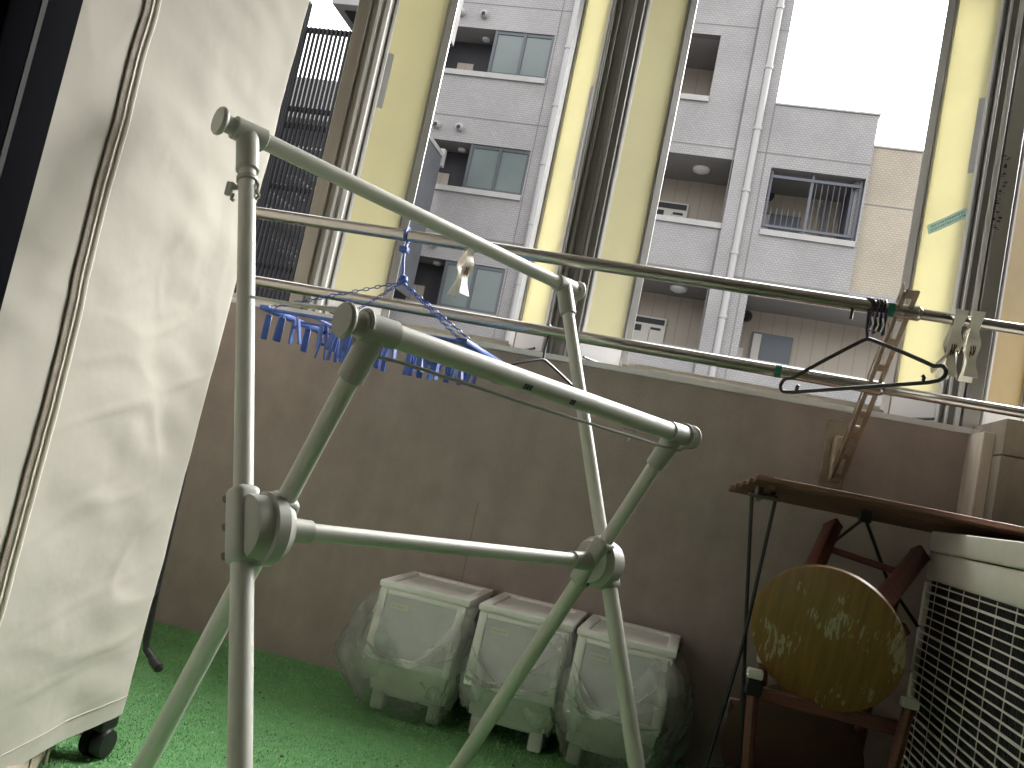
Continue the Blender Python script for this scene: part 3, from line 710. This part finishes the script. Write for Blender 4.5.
# ================================================================ LAUNDRY POLES AND WALL BRACKET
def pole(y, z, label, x0, x1, xs):
    t = thing('laundry_pole', label, 'pole', (0, y, z), 'stainless laundry poles on the wall bracket')
    MB().cyl((x0,y,z),(xs,y,z),.0165,24).build('outer_tube', 'steel', t)
    MB().lathe((xs-.03,y,z),(1,0,0),[(0,.0166),(.028,.018),(.034,.018),(.04,.0135)],24).build('tube_collar', 'steel', t)
    MB().cyl((xs,y,z),(x1,y,z),.0132,24).build('inner_tube', 'steel', t)
    for x, d in ((x0,-1),(x1,1)): MB().lathe((x,y,z),(d,0,0),[(0,.017),(.012,.017),(.02,.01)],20).build('end_cap', 'black_plastic', t)
pole(2.13,1.303,'upper stainless steel laundry pole with the black hanger and clips',-1.98,1.15,.46)
pole(2.31,1.141,'lower stainless steel laundry pole, nearer the parapet wall',-1.98,1.15,.44)
br0 = thing('pole_bracket', 'bronze perforated folding arm fixed to the parapet wall beside the black hanger', 'bracket', (.425, YW, .9), 'wall brackets holding the laundry poles')
MB().bbox((.385,YW-.008,.885),(.455,YW-.0005,1.085),.003,1).build('wall_plate', 'bracket', br0)
MB().bbox((.405,YW-.05,.90),(.445,YW-.0085,1.04),.012,3).build('pivot_housing', 'bracket', br0)
a = V3(.434,2.655,.925); b = V3(.434,2.09,1.352); d = (b-a).normalized(); nrm = V3(1,0,0).cross(d).normalized(); LL = (b-a).length
X = Matrix((d, V3(1,0,0), nrm)).transposed().to_4x4(); X.translation = a
s = MB().bbox((0,-.022,-.018),(LL,-.018,-.010),.0015,1,X).bbox((0,-.022,.012),(LL,-.018,.019),.0015,1,X)
k = 0
while k < 8:
    x = .02 + k*LL/8; s.box((x,-.0215,-.0105),(x+.030,-.0185,.0125),X); k += 1
s.bbox((LL-.03,-.022,-.018),(LL,-.018,.019),.003,2,X)
s.build('slotted_plate', 'bracket', br0)
s = MB().bbox((0,-.018,.014),(LL+.006,-.011,.0185),.002,1,X).bbox((0,.001,.0135),(LL+.006,.014,.0187),.002,1,X)
for k in range(8): s.box((.005+k*LL/8,-.0111,.0145),(.028+k*LL/8,.0041,.018),X)
s.box((LL-.02,-.0111,.0145),(LL+.004,.0041,.018),X)
for k in (.30,.50,.86): s.lathe(X @ V3(LL*k,-.02,0), V3(1,0,0), [(0,.005),(.03,.005)], 10)
s.build('channel_arm', 'bracket', br0)
br1 = dup(br0); br1.location.x -= 2.3; br1['label'] = 'bronze folding pole bracket hidden behind the fabric cover'

# ================================================================ THINGS ON THE POLES
def hanger(name, label, hook, left, right, apex, r=.004, mt='black_plastic', group='black plastic clothes hangers'):
    t = thing(name, label, 'hanger', hook, group)
    hook, left, right, apex = map(Vector, (hook, left, right, apex))
    ax = (right-left).normalized(); Z = V3(0,0,1)
    hk = [apex, lerp(apex, hook, .35)] + [hook + Z*-.002 + (ax*math.cos(a)*.8 + V3(0,-1,0)*math.cos(a)*.6 + Z*math.sin(a))*.0205 for a in [R(-60+i*24) for i in range(11)]]
    MB().tube(hk, r*.85, 8).build('hook', mt, t)
    s = MB(); u = ax
    # shoulders with rounded ends and bar
    def cr(p, q, rr, n=7):
        return [p + q[0]*math.cos(a)*rr + q[1]*math.sin(a)*rr for a in [math.pi*.5 - math.pi*i/n for i in range(n+1)]]
    rrad = .018
    lu = left + Z*rrad*1.2; ru = right + Z*rrad*1.2
    P = [apex + Z*-.002] + [lerp(apex, ru, f) + Z*.002*math.sin(math.pi*f) for f in (.06,.2,.5,.8,.95)] 
    P += [ru + u*(.018*math.sin(a)) + Z*(.018*math.cos(a)-.012) for a in [R(20+i*20) for i in range(8)]]
    P += [lerp(right, left, f) + Z*-.010 for f in (.05,.5,.95)]
    P += [lu - u*(.018*math.sin(a)) + Z*(.018*math.cos(a)-.012) for a in [R(160-i*20) for i in range(8)]]
    P += [lerp(lu, apex, f) + Z*.002*math.sin(math.pi*f) for f in (.05,.2,.5,.8,.94)]
    s.tube(P, r, 8, closed=True); s.build('shoulders', mt, t)
    for e, sg in ((left, 1), (right, -1)):
        c = e + u*sg*.026 - Z*.010
        MB().tube([c, c+Z*.012, c+Z*.017+u*sg*.004], r*.9, 8).build('strap_hook', mt, t)
    return t
hanger('clothes_hanger', 'wide black plastic hanger hanging askew on the upper pole at the right', (.345,2.13,1.302), (.206,2.20,1.083), (.497,2.02,1.139), (.360,2.13,1.226), .0048)
hanger('clothes_hanger', 'small dark hanger on the lower pole behind the rack, seen nearly edge-on', (-.437,2.31,1.141), (-.535,2.17,.975), (-.325,2.45,.975), (-.432,2.31,1.064), .0042)

# bunch of dark hooks and green tapes
bh = thing('hook_bunch', 'bunch of navy and black plastic hooks clustered beside the black hanger', 'hooks', (.395,2.13,1.29))
s = MB(); r_ = random.Random(11)
for k in range(4):
    x = .358+k*.009
    s.tube([V3(x,2.13,1.303)+V3(r_.uniform(-.002,.002),-math.sin(a)*.020,math.cos(a)*.020) for a in [R(-130+i*26) for i in range(11)]], .003, 6)
s.build('hook_ring', 'black_plastic', bh)
s = MB()
for k in range(4):
    x = .355+k*.010; s.bbox((x,2.104,1.235+r_.uniform(-.008,.008)),(x+.007,2.118,1.285),.002,1)
    s.tube([(x+.003,2.11,1.285),(x+.003,2.107,1.30)],.003,6)
s.build('hook_body', 'navy', bh)
s = MB()
for k in range(3): s.tube([(.358+k*.012,2.103,1.24),(.362+k*.012,2.10,1.255),(.358+k*.012,2.102,1.272)],.0022,6)
s.build('hook_tip', 'white_clip', bh)
bh2 = thing('small_black_hook', 'single short black hook under the upper pole left of the black hanger', 'hook', (.313,2.13,1.29))
MB().tube([(.315,2.125,1.288),(.314,2.12,1.272),(.313,2.12,1.262)],[.0035,.0045,.005],8).build('hook', 'black_plastic', bh2)
for (x, y, z, lab, rr) in ((.400,2.13,1.303,'green tape ring wrapped on the upper pole beside the hooks',.0175),(.181*1.027,2.31,1.141,'green tape ring wrapped on the lower pole below the black hanger',.0175)):
    t = MB().tube([(x-.008,y,z),(x+.008,y,z)], rr, 24).build('green_tape', 'green_tape'); tag(t, lab, 'tape', 'green tape rings on the poles')

def big_clip(loc, rot, label, mt, size=1.0, group='large laundry clips on the upper pole'):
    t = thing('laundry_clip', label, 'clip', (0,0,0), group)
    for sg in (-1, 1):
        # profile in (y,z), extruded in x: curved jaw arm
        prof = []
        for i in range(19):
            f = i/18; z = -.155*f + .02
            if f < .3: y = .019*math.sin(math.pi*(.5+f/.3*.45))+.0015
            elif f < .62: y = .004+.010*math.sin((f-.3)/.32*math.pi)
            else: y = .003+.022*((f-.62)/.38)**1.2
            prof.append((y*sg, z))
        s = MB(); th = .0038; hw = .0105
        vs = []
        for i, (y, z) in enumerate(prof):
            wd = hw*(1.15+.25*math.cos(i/18*12.5))
            for dx, dy in ((-wd,0),(wd,0),(wd,th*sg),(-wd,th*sg)): vs.append(V3(dx, y+dy, z)*size)
        fs = []
        for i in range(18):
            for k in range(4): fs.append((i*4+k, i*4+(k+1) % 4, (i+1)*4+(k+1) % 4, (i+1)*4+k))
        fs += [(3,2,1,0), tuple(18*4+k for k in range(4))]
        s.add(vs, fs, True); s.build('jaw', mt, t)
    s = MB(); s.tube([V3(math.cos(a)*.0075, 0, math.sin(a)*.0075-.062)*size for a in [i*.5 for i in range(13)]], .0013*size, 6, closed=True)
    s.tube([V3(-.009,0,-.062)*size, V3(.009,0,-.062)*size], .0028*size, 8)
    s.tube([V3(.004,.006,-.055)*size, V3(.004,.008,-.085)*size], .0012*size, 6).tube([V3(-.004,-.006,-.055)*size, V3(-.004,-.012,-.085)*size], .0012*size, 6)
    for sg in (-1, 1):
        s.tube([V3(.0045*math.sin(a), sg*(.0150+.004*0), -.062+.020*math.cos(a))*size for a in [i*math.pi/6 for i in range(12)]], .0013*size, 5, closed=True)
        s.tube([V3(0, sg*.0155, -.046)*size, V3(.001, sg*.0155, -.082)*size], .0014*size, 5)
    s.build('spring', 'rust', t)
    t.location = loc; t.rotation_euler = rot
    return t
big_clip((-.652,2.13,1.303),(R(0),R(2),R(50)),'ivory laundry clip with rusty spring hanging near the blue peg hanger','ivory',1.02)
big_clip((.548,2.13,1.303),(R(2),R(1),R(4)),'left white laundry clip of the pair at the right end of the pole','white_clip',1.02)
big_clip((.587,2.13,1.303),(R(-3),R(-1),R(-4)),'right white laundry clip of the pair, nearest the grey post','white_clip',1.02)
big_clip((.568,2.137,1.30),(R(10),R(14),R(70)),'greyish laundry clip turned sideways behind the white pair','ivory',1.02)

# blue peg hanger
ph = thing('peg_hanger', 'blue plastic peg hanger with chains on the upper pole', 'peg hanger', (-.83,2.13,1.30))
MB().tube([V3(-.83,2.13,1.303)+V3(0,-math.sin(a)*.021,math.cos(a)*.021) for a in [R(-140+i*26) for i in range(12)]], .0042, 8).tube([(-.83,2.13+.012,1.283),(-.829,2.128,1.268),(-.826,2.13,1.235),(-.818,2.13,1.195)], .0042, 8).bbox((-.842,2.118,1.256),(-.818,2.142,1.272),.003,2).build('hook', 'blue', ph)
MB().lathe((-.815,2.13,1.196),(0,0,-1),[(0,.005),(.004,.012),(.014,.014),(.022,.008)],12).build('swivel', 'blue', ph)
FZ = 1.022; ang = R(-4); fx = V3(math.cos(ang), math.sin(ang), 0); fy = V3(-math.sin(ang), math.cos(ang), 0)
fc = V3(-.828,2.12,FZ)
HX, HYY = .272, .15
cor = [fc + fx*a*HX + fy*b*HYY for a, b in ((-1,-1),(1,-1),(1,1),(-1,1))]
def chain(mb, a, b, n, w_=.0042, rr=.0014):
    a = Vector(a); b = Vector(b); d = (b-a)/n; u = d.normalized(); o1 = u.cross(zv).normalized(); o2 = u.cross(o1)
    for i in range(n):
        q = o1 if i % 2 else o2; c = a + d*(i+.5); h = d.length*.62
        mb.tube([c + u*math.cos(t)*h + q*math.sin(t)*w_ for t in [k*math.pi/3 for k in range(6)]], rr, 4, closed=True)
    return mb
jn = V3(-.815,2.13,1.176)
for cpt in cor: chain(MB(), jn, cpt, 24).build('chain', 'blue', ph)
s = MB().tube([cor[0],cor[1],cor[2],cor[3]], .0048, 8, closed=True)
for k in (-.5, 0, .5): s.tube([fc + fx*HX*k - fy*HYY, fc + fx*HX*k + fy*HYY], .0035, 6)
s.tube([fc - fx*HX, fc + fx*HX], .0035, 6)
s.build('frame', 'blue', ph)
for sg in (-1, 1):
    X = Matrix((fx, fy, zv)).transposed().to_4x4(); X.translation = fc + fx*sg*HX
    MB().bbox((-.012,-HYY-.01,-.005),(.016,HYY+.01,.009),.004,2,X).build('end_bar', 'blue', ph)
r_ = random.Random(21); 
spots = [(-.97+1.94*i/13, b) for i in range(14) for b in (-1, 1)] + [(-.85+i*.42, 0) for i in range(5)]
for i, (a, b) in enumerate(spots):
    if i % 7 == 6: continue
    p = fc + fx*a*HX*.97 + fy*b*HYY + V3(0,0,-.006)
    tl = Matrix.Translation(p) @ Matrix.Rotation(r_.uniform(0,3.1), 4, 'Z') @ Matrix.Rotation(r_.uniform(-.3,.3), 4, 'X')
    s = MB(); s.tube([tl @ V3(0,0,0), tl @ V3(0,0,-.010)], .0014, 5)
    for sg in (-1, 1):
        s.bbox((-.0078,-.0026,-.064),(.0078,.0026,0),.001,1, tl @ Matrix.Translation((0,sg*.0052,-.008)) @ Matrix.Rotation(sg*R(7), 4, 'X'))
    s.bbox((-.0035,-.006,-.032),(.0035,.006,-.024),.001,1,tl)
    s.build('peg', 'blue', ph)

# ================================================================ STORAGE BINS WITH PLASTIC BAGS
def make_bin(cx, yf, rotz, label, seed, bagL, bagR, notch, botz=.012):
    t = thing('storage_bin', label, 'bin', (0,0,0), 'translucent front-opening storage bins along the wall')
    W2 = .131; D = .305; ZT = .362
    # upper hood : side profile (y,z) extruded with rounded corners
    s = MB()
    prof = [(.0,ZT-.008),(-.022,.20),(-.026,.165),(-.012,.148),(.03,.14),(D,.14),(D,ZT-.012),(D-.01,ZT-.004),(.01,ZT-.002)]
    n = len(prof)
    vs = [V3(-W2,y,z) for y, z in prof] + [V3(W2,y,z) for y, z in prof]
    # inset for thickness via bevel
    bm = bmesh.new(); bvs = [bm.verts.new(v) for v in vs]
    bm.faces.new(bvs[:n]); bm.faces.new(bvs[n:][::-1])
    for i in range(n): bm.faces.new((bvs[i], bvs[n+i], bvs[n+(i+1) % n], bvs[(i+1) % n]))
    bmesh.ops.bevel(bm, geom=bm.edges[:], offset=.007, segments=2, affect='EDGES')
    bm.verts.ensure_lookup_table(); s.add([v.co.copy() for v in bm.verts], [[v.index for v in f.verts] for f in bm.faces], True); bm.free()
    s.build('hood', 'bin', t)
    # lid rim
    rim = MB()
    for a, b in (((-W2-.004,-.006,ZT-.014),(W2+.004,.018,ZT+.004)),((-W2-.004,D-.03,ZT-.014),(W2+.004,D+.002,ZT+.004)),((-W2-.004,.018,ZT-.014),(-W2+.026,D-.03,ZT+.004)),((W2-.026,.018,ZT-.014),(W2+.004,D-.03,ZT+.004))):
        rim.bbox(a, b, .004, 2)
    lid = rim.build('lid_rim', 'binlid', t)
    MB().box((-W2+.024,.016,ZT-.016),(W2-.024,D-.028,ZT-.006)).build('lid_panel', 'bintop', lid)
    # front flap : frame and greyish window, lying on the hood's sloping front
    sl = math.atan2(.022, .154)
    X = Matrix.Translation((0,-.0035,ZT-.014)) @ Matrix.Rotation(-sl, 4, 'X')
    fl = MB()
    fl.bbox((-.128,-.007,-.200),(-.104,.001,-.004),.003,2,X).bbox((.104,-.007,-.200),(.128,.001,-.004),.003,2,X).bbox((-.104,-.007,-.200),(.104,.001,-.178),.003,2,X).bbox((-.104,-.006,-.016),(.104,.001,-.004),.003,2,X)
    f = fl.build('front_flap', 'binlid', t)
    MB().box((-.104,-.003,-.178),(.104,.0005,-.016),X).build('flap_window', 'bingrey', f)
    lb = MB().box((-.088,-.0042,-.052),(-.035,-.0032,-.036),X).build('label', 'label', f)
    q = MB(); rr = random.Random(seed)
    for i in range(6): q.box((-.083+i*.007,-.0048,-.047+rr.uniform(0,.002)),(-.079+i*.007,-.0043,-.042),X)
    q.build('label_mark', 'sticker', lb)
    # lower body tapered, with two feet
    s = MB()
    def ring(z, w2, y0, y1): return [V3(-w2,y0,z),V3(w2,y0,z),V3(w2,y1,z),V3(-w2,y1,z)]
    R0 = ring(.152,.124,.010,D-.01); R1 = ring(.045,.112,.035,D-.03)
    bm = bmesh.new(); A_ = [bm.verts.new(v) for v in R0]; B_ = [bm.verts.new(v) for v in R1]
    bm.faces.new(A_); bm.faces.new(B_[::-1])
    for i in range(4): bm.faces.new((A_[i], B_[i], B_[(i+1) % 4], A_[(i+1) % 4]))
    bmesh.ops.bevel(bm, geom=bm.edges[:], offset=.012, segments=3, affect='EDGES')
    bm.verts.ensure_lookup_table(); s.add([v.co.copy() for v in bm.verts], [[v.index for v in f.verts] for f in bm.faces], True); bm.free()
    s.build('body', 'bin', t)
    for sx in (-1, 1):
        for y in (.04, D-.10): MB().bbox((sx*.105-.028*(sx > 0)*1.4,y,0),(sx*.105+.028*(sx < 0)*1.4,y+.06,.055),.008,2).build('foot', 'bin', t)
    t.location = (cx, yf, 0); t.rotation_euler = (0,0,rotz)
    # bag
    g = thing('plastic_bag', label.replace('translucent white bin', 'clear bag over the bin'), 'plastic bag', (0,0,0), 'clear plastic bags over the bins')
    NA, NZ = 180, 44; vs = []; rr = Vector((seed*3.7, seed*1.3, 0))
    for j in range(NZ+1):
        for i in range(NA):
            a = 2*math.pi*i/NA; ca, sa = math.cos(a), math.sin(a)
            # superellipse cross-section around the bin, front is sa<0
            e = .42; sx = math.copysign(abs(ca)**e, ca); sy = math.copysign(abs(sa)**e, sa)
            front = max(0, -sa)
            top = ZT-.012
            if sa < -.25: # V-shaped dip of the bag mouth in front
                u = sx*.137; vdip = max(0, 1-abs(u-notch)/ .115); top = ZT-.02 - .19*vdip**.9
            f = j/NZ; z = lerp(top, botz+.02*noise.noise(Vector((ca*2, sa*2, seed))), f)
            hz = max(0, min(1, (ZT-z)/ZT))
            puff = .004 + .030*math.sin(math.pi*min(1, hz*1.05))**1.2
            if hz > .6: puff -= .035*((hz-.6)/.4)
            side = (bagL if ca < 0 else bagR)*abs(ca)**1.5 * max(0, (1-abs(hz-.68)/.62)) ** .8
            wr = .010*noise.noise(Vector((ca*2.2, sa*2.2, z*6))+rr) + .006*noise.noise(Vector((ca*9+z*12, sa*9-z*10, z*3))+rr) + .0025*noise.noise(Vector((ca*22-z*30, sa*22+z*20, z*8))+rr)
            amp = min(1, f*5+.15)
            px = sx*(.139+puff+wr*amp) + (side if ca > 0 else -side); py = D/2 + sy*(D/2+.022+puff*.8+wr*amp)
            if sa > .3: py = min(py, D+.004)
            vs.append(V3(px, py, z))
    fs = [(j*NA+i, j*NA+(i+1) % NA, (j+1)*NA+(i+1) % NA, (j+1)*NA+i) for j in range(NZ) for i in range(NA)]
    MB().add(vs, fs, True).build('film', 'film', g)
    # gathered folds running from the mouth's point to the sides
    s = MB(); rq = random.Random(seed)
    for i in range(7):
        x0 = notch + rq.uniform(-.02,.02); z0 = ZT-.19+rq.uniform(-.02,.01); sg = 1 if i % 2 else -1
        x1 = sg*(.125+rq.uniform(-.02,.01)); z1 = z0 + rq.uniform(-.02,.15)
        yb = -.046
        P = [V3(lerp(x0,x1,f), yb - .006*math.sin(f*3.1) + .004*noise.noise(Vector((f*4,i,seed))), lerp(z0,z1,f) - .012*math.sin(f*3.1)) for f in [k/8 for k in range(9)]]
        s.tube(P, [.0012+.003*math.sin(math.pi*(k/8)) for k in range(9)], 6)
    s.build('fold', 'film', g)
    g.location = (cx, yf, 0); g.rotation_euler = (0,0,rotz)
    return t
make_bin(-.645,2.385,R(0),'translucent white bin farthest left in the row of three',1,.085,.0,-.0)
make_bin(-.350,2.392,R(-1),'translucent white bin in the middle of the row of three',2,.0,.0,-.035,.075)
make_bin(-.069,2.380,R(-2),'translucent white bin at the right end of the row, behind the rack leg',3,.02,.045,-.04)

# ================================================================ FOLDING TABLE
tb_ = thing('folding_table', 'long dark brown plank-top table on thin black rod legs at the right', 'table', (.5, 2.4, 0))
a = math.atan2(-.034, .40)
X = Matrix.Translation((0,2.2,.847)) @ Matrix.Rotation(a, 4, 'X')
s = MB()
for k in range(5):
    y0 = k*.082; s.bbox((.172-.01*k, y0, 0),(1.30, y0+.079, .014), .002, 1, X)
s.build('plank_top', 'plank', tb_)
MB().bbox((.176,0,.0142),(.215,.40,.0165),.0008,1,X).build('worn_edge', 'plank_edge', tb_)
MB().box((.21,.03,-.012),(.222,.39,-.0005),X).box((1.2,.03,-.012),(1.215,.39,0),X).build('batten', 'plank', tb_)
s = MB()
s.tube([(.178,2.34,.822),(.214,2.35,.542),(.269,2.35,.128),(.285,2.35,.0)],.0048,8)
s.tube([(.239,2.33,.82),(.222,2.34,.427),(.186,2.345,.105),(.178,2.35,0)],.0048,8)
s.tube([(.186,2.345,.105),(.268,2.35,.128)],.004,8)
s.build('leg', 'black_metal', tb_)
dup_leg = MB().tube([(1.198,2.25,.846),(1.2,2.30,.0)],.0048,8).tube([(1.235,2.50,.83),(1.18,2.2,0)],.0048,8); dup_leg.build('leg', 'black_metal', tb_)
s = MB()
for k in range(5): s.lathe((.190+.012*k,2.33+k*.012,.838-.001*k),(0,0,-1),[(0,.004),(.012,.006),(.022,.006),(.026,.003)],10)
s.bbox((.170,2.325,.806),(.250,2.35,.816),.002,1).build('hinge', 'screw', tb_)
s = MB().bbox((.455,2.37,.80),(.485,2.39,.842),.002,1)
s.tube([(.470,2.38,.812),(.37,2.42,.685),(.35,2.43,.655)],.004,8).tube([(.470,2.38,.812),(.56,2.42,.66),(.66,2.46,.56)],.0046,8).build('brace', 'black_metal', tb_)

# ================================================================ STOOLS
def make_stool(label, seatmat, origin, axis, roll, tips=True, tipmat='wood_red', L=.43):
    t = thing('round_stool', label, 'stool', (0,0,0), 'round wooden stools stacked behind the air conditioner')
    # local: seat disc in XY plane at z=0 (outer face z=0), legs along +z
    MB().lathe((0,0,0),(0,0,1),[(0,.02),(0,.166),(.003,.172),(.016,.172),(.021,.165),(.022,.02)],56).build('seat', [seatmat], t)
    ap = MB(); 
    for k in range(4):
        an = R(45+90*k); c0, s0 = math.cos(an), math.sin(an)
        a_ = V3(c0*.105, s0*.105, .022); b_ = V3(c0*.158, s0*.158, L)
        d = (b_-a_).normalized(); u = V3(-s0, c0, 0); v_ = d.cross(u)
        X = Matrix((u, v_, d)).transposed().to_4x4(); X.translation = a_
        lg = MB().bbox((-.022,-.016,0),(.022,.016,(b_-a_).length),.006,2,X).build('leg', 'wood_red', t)
        MB().bbox((-.0225,-.0165,(b_-a_).length-.004),(.0225,.0165,(b_-a_).length+.008),.004,2,X).build('foot_tip', tipmat, lg)
        MB().bbox((-.0226,-.0166,(b_-a_).length-.068),(.0226,.0166,(b_-a_).length-.04),.0005,1,X).build('sticker_band', 'piping', lg) if tips and k in (0, 1) else None
    for k in range(4):
        a0, a1 = R(45+90*k), R(135+90*k); r0 = .138; z = .27 if k % 2 else .30
        MB().cyl((math.cos(a0)*r0,math.sin(a0)*r0,z),(math.cos(a1)*r0,math.sin(a1)*r0,z),.009,12).build('stretcher', 'wood_red', t)
    z_ = Vector(axis).normalized(); x_ = V3(1,0,0); x_ = (x_ - z_*x_.dot(z_)).normalized(); y_ = z_.cross(x_)
    Mx = Matrix((x_, y_, z_)).transposed().to_4x4() @ Matrix.Rotation(roll, 4, 'Z'); Mx.translation = origin
    t.matrix_world = Mx
    return t
make_stool('stool with worn ochre yellow round seat facing the camera, tipped on its side', 'seat_worn', (.375,2.115,.515), (.38,1,.37), R(0))
M['seat_dark'] = mat('seat_dark', (.06, .022, .015), .45, var=.3, vscale=8)
make_stool('dark reddish round stool leaning at the wall beneath the worn yellow seat', 'seat_dark', (.385,2.36,.19), (.10,.9,.12), R(45), False, 'felt', L=.22)
# upturned stool supporting the worn one
t = thing('upturned_stool', 'upturned stool with white felt leg tips under the worn yellow seat', 'stool', (.42, 2.2, 0))
MB().lathe((.42,2.22,.001),(0,0,1),[(0,.02),(0,.166),(.003,.172),(.018,.172),(.022,.02)],48).build('seat', 'seat_dark', t)
feet = ((.245,2.17,.385),(.585,2.16,.405),(.29,2.42,.385),(.56,2.42,.385))
for f in feet:
    g = MB().tube([lerp(V3(.42,2.22,.02), V3(f[0],f[1],.02), .8), V3(*f)], .014, 8).build('leg', 'wood_red', t)
    MB().bbox((f[0]-.018,f[1]-.018,f[2]),(f[0]+.018,f[1]+.018,f[2]+.020),.004,2).build('felt_tip', 'felt', g)
MB().bbox((.255,2.165,.335),(.58,2.185,.368),.004,1).build('stretcher', 'wood_red', t)
MB().bbox((.228,2.155,.345),(.265,2.19,.386),.003,1).build('leg_collar', 'black_plastic', t)

# ================================================================ AIR CONDITIONER OUTDOOR UNIT
ac = thing('air_conditioner', 'off-white outdoor air conditioner unit with a slatted grille at the right', 'air conditioner', (.8, 2.0, 0))
x0, x1, y0, y1, z0, z1 = .650, .97, 1.52, 2.435, .10, .815
MB().bbox((x0+.014,y0+.03,z0+.002),(x1-.01,y1-.0065,z1-.07),.002,2).build('casing', 'ac_in', ac)
MB().bbox((x0-.003,y0-.004,z1-.052),(x1+.004,y1+.002,z1),.005,3).build('top_cover', 'ac', ac)
MB().bbox((x0,y0,z1-.125),(x1,y1,z1-.055),.006,2).build('upper_panel', 'ac', ac)
MB().box((x0+.012,y0,z0),(x1,y0+.03,z1-.125)).box((x0+.016,y1-.006,z0),(x1,y1,z1-.125)).build('side_panel', 'ac', ac)
s = MB()                                    # far edge rim built of short segments, as on the real guard
zz = z0; seg = (z1-.13-z0)/5
for k in range(5): s.bbox((x0-.002,y1-.022,z0+k*seg+.0015),(x0+.013,y1+.001,z0+(k+1)*seg-.0015),.004,2)
s.build('corner_rim', 'ac', ac)
MB().bbox((x0,y0,z0),(x0+.02,y1-.03,z0+.05),.004,2).build('bottom_rim', 'ac', ac)
s = MB(); n = 26; pitch_ = (z1-.135-(z0+.05))/n
for k in range(n+1):
    z = z0+.05+k*pitch_; th = .0052 if k % 5 == 0 else .0032
    s.box((x0,y0,z-th/2),(x0+.004,y1-.02,z+th/2))
    # curve the bars back into the rim
s.build('grille_bar', 'ac', ac)
s = MB()
for k in range(8):
    y = y1-.085-k*.105; s.box((x0+.0042,y-.0009,z0+.05),(x0+.006,y+.0009,z1-.126))
s.build('grille_rib', 'ac', ac)
s = MB()
for k in range(60):
    y = y1-.03-k*.014; s.box((x0+.0125,y,z0+.05),(x0+.0139,y+.002,z1-.13))
s.build('coil_fins', 'ac_coil', ac)
for y in (1.62, 2.30): MB().bbox((x0+.02,y,0),(x1-.02,y+.07,z0),.006,2).build('foot', 'ac_in', ac)

# strip helper keys
for o in bpy.data.objects:
    if '_b' in o: del o['_b']
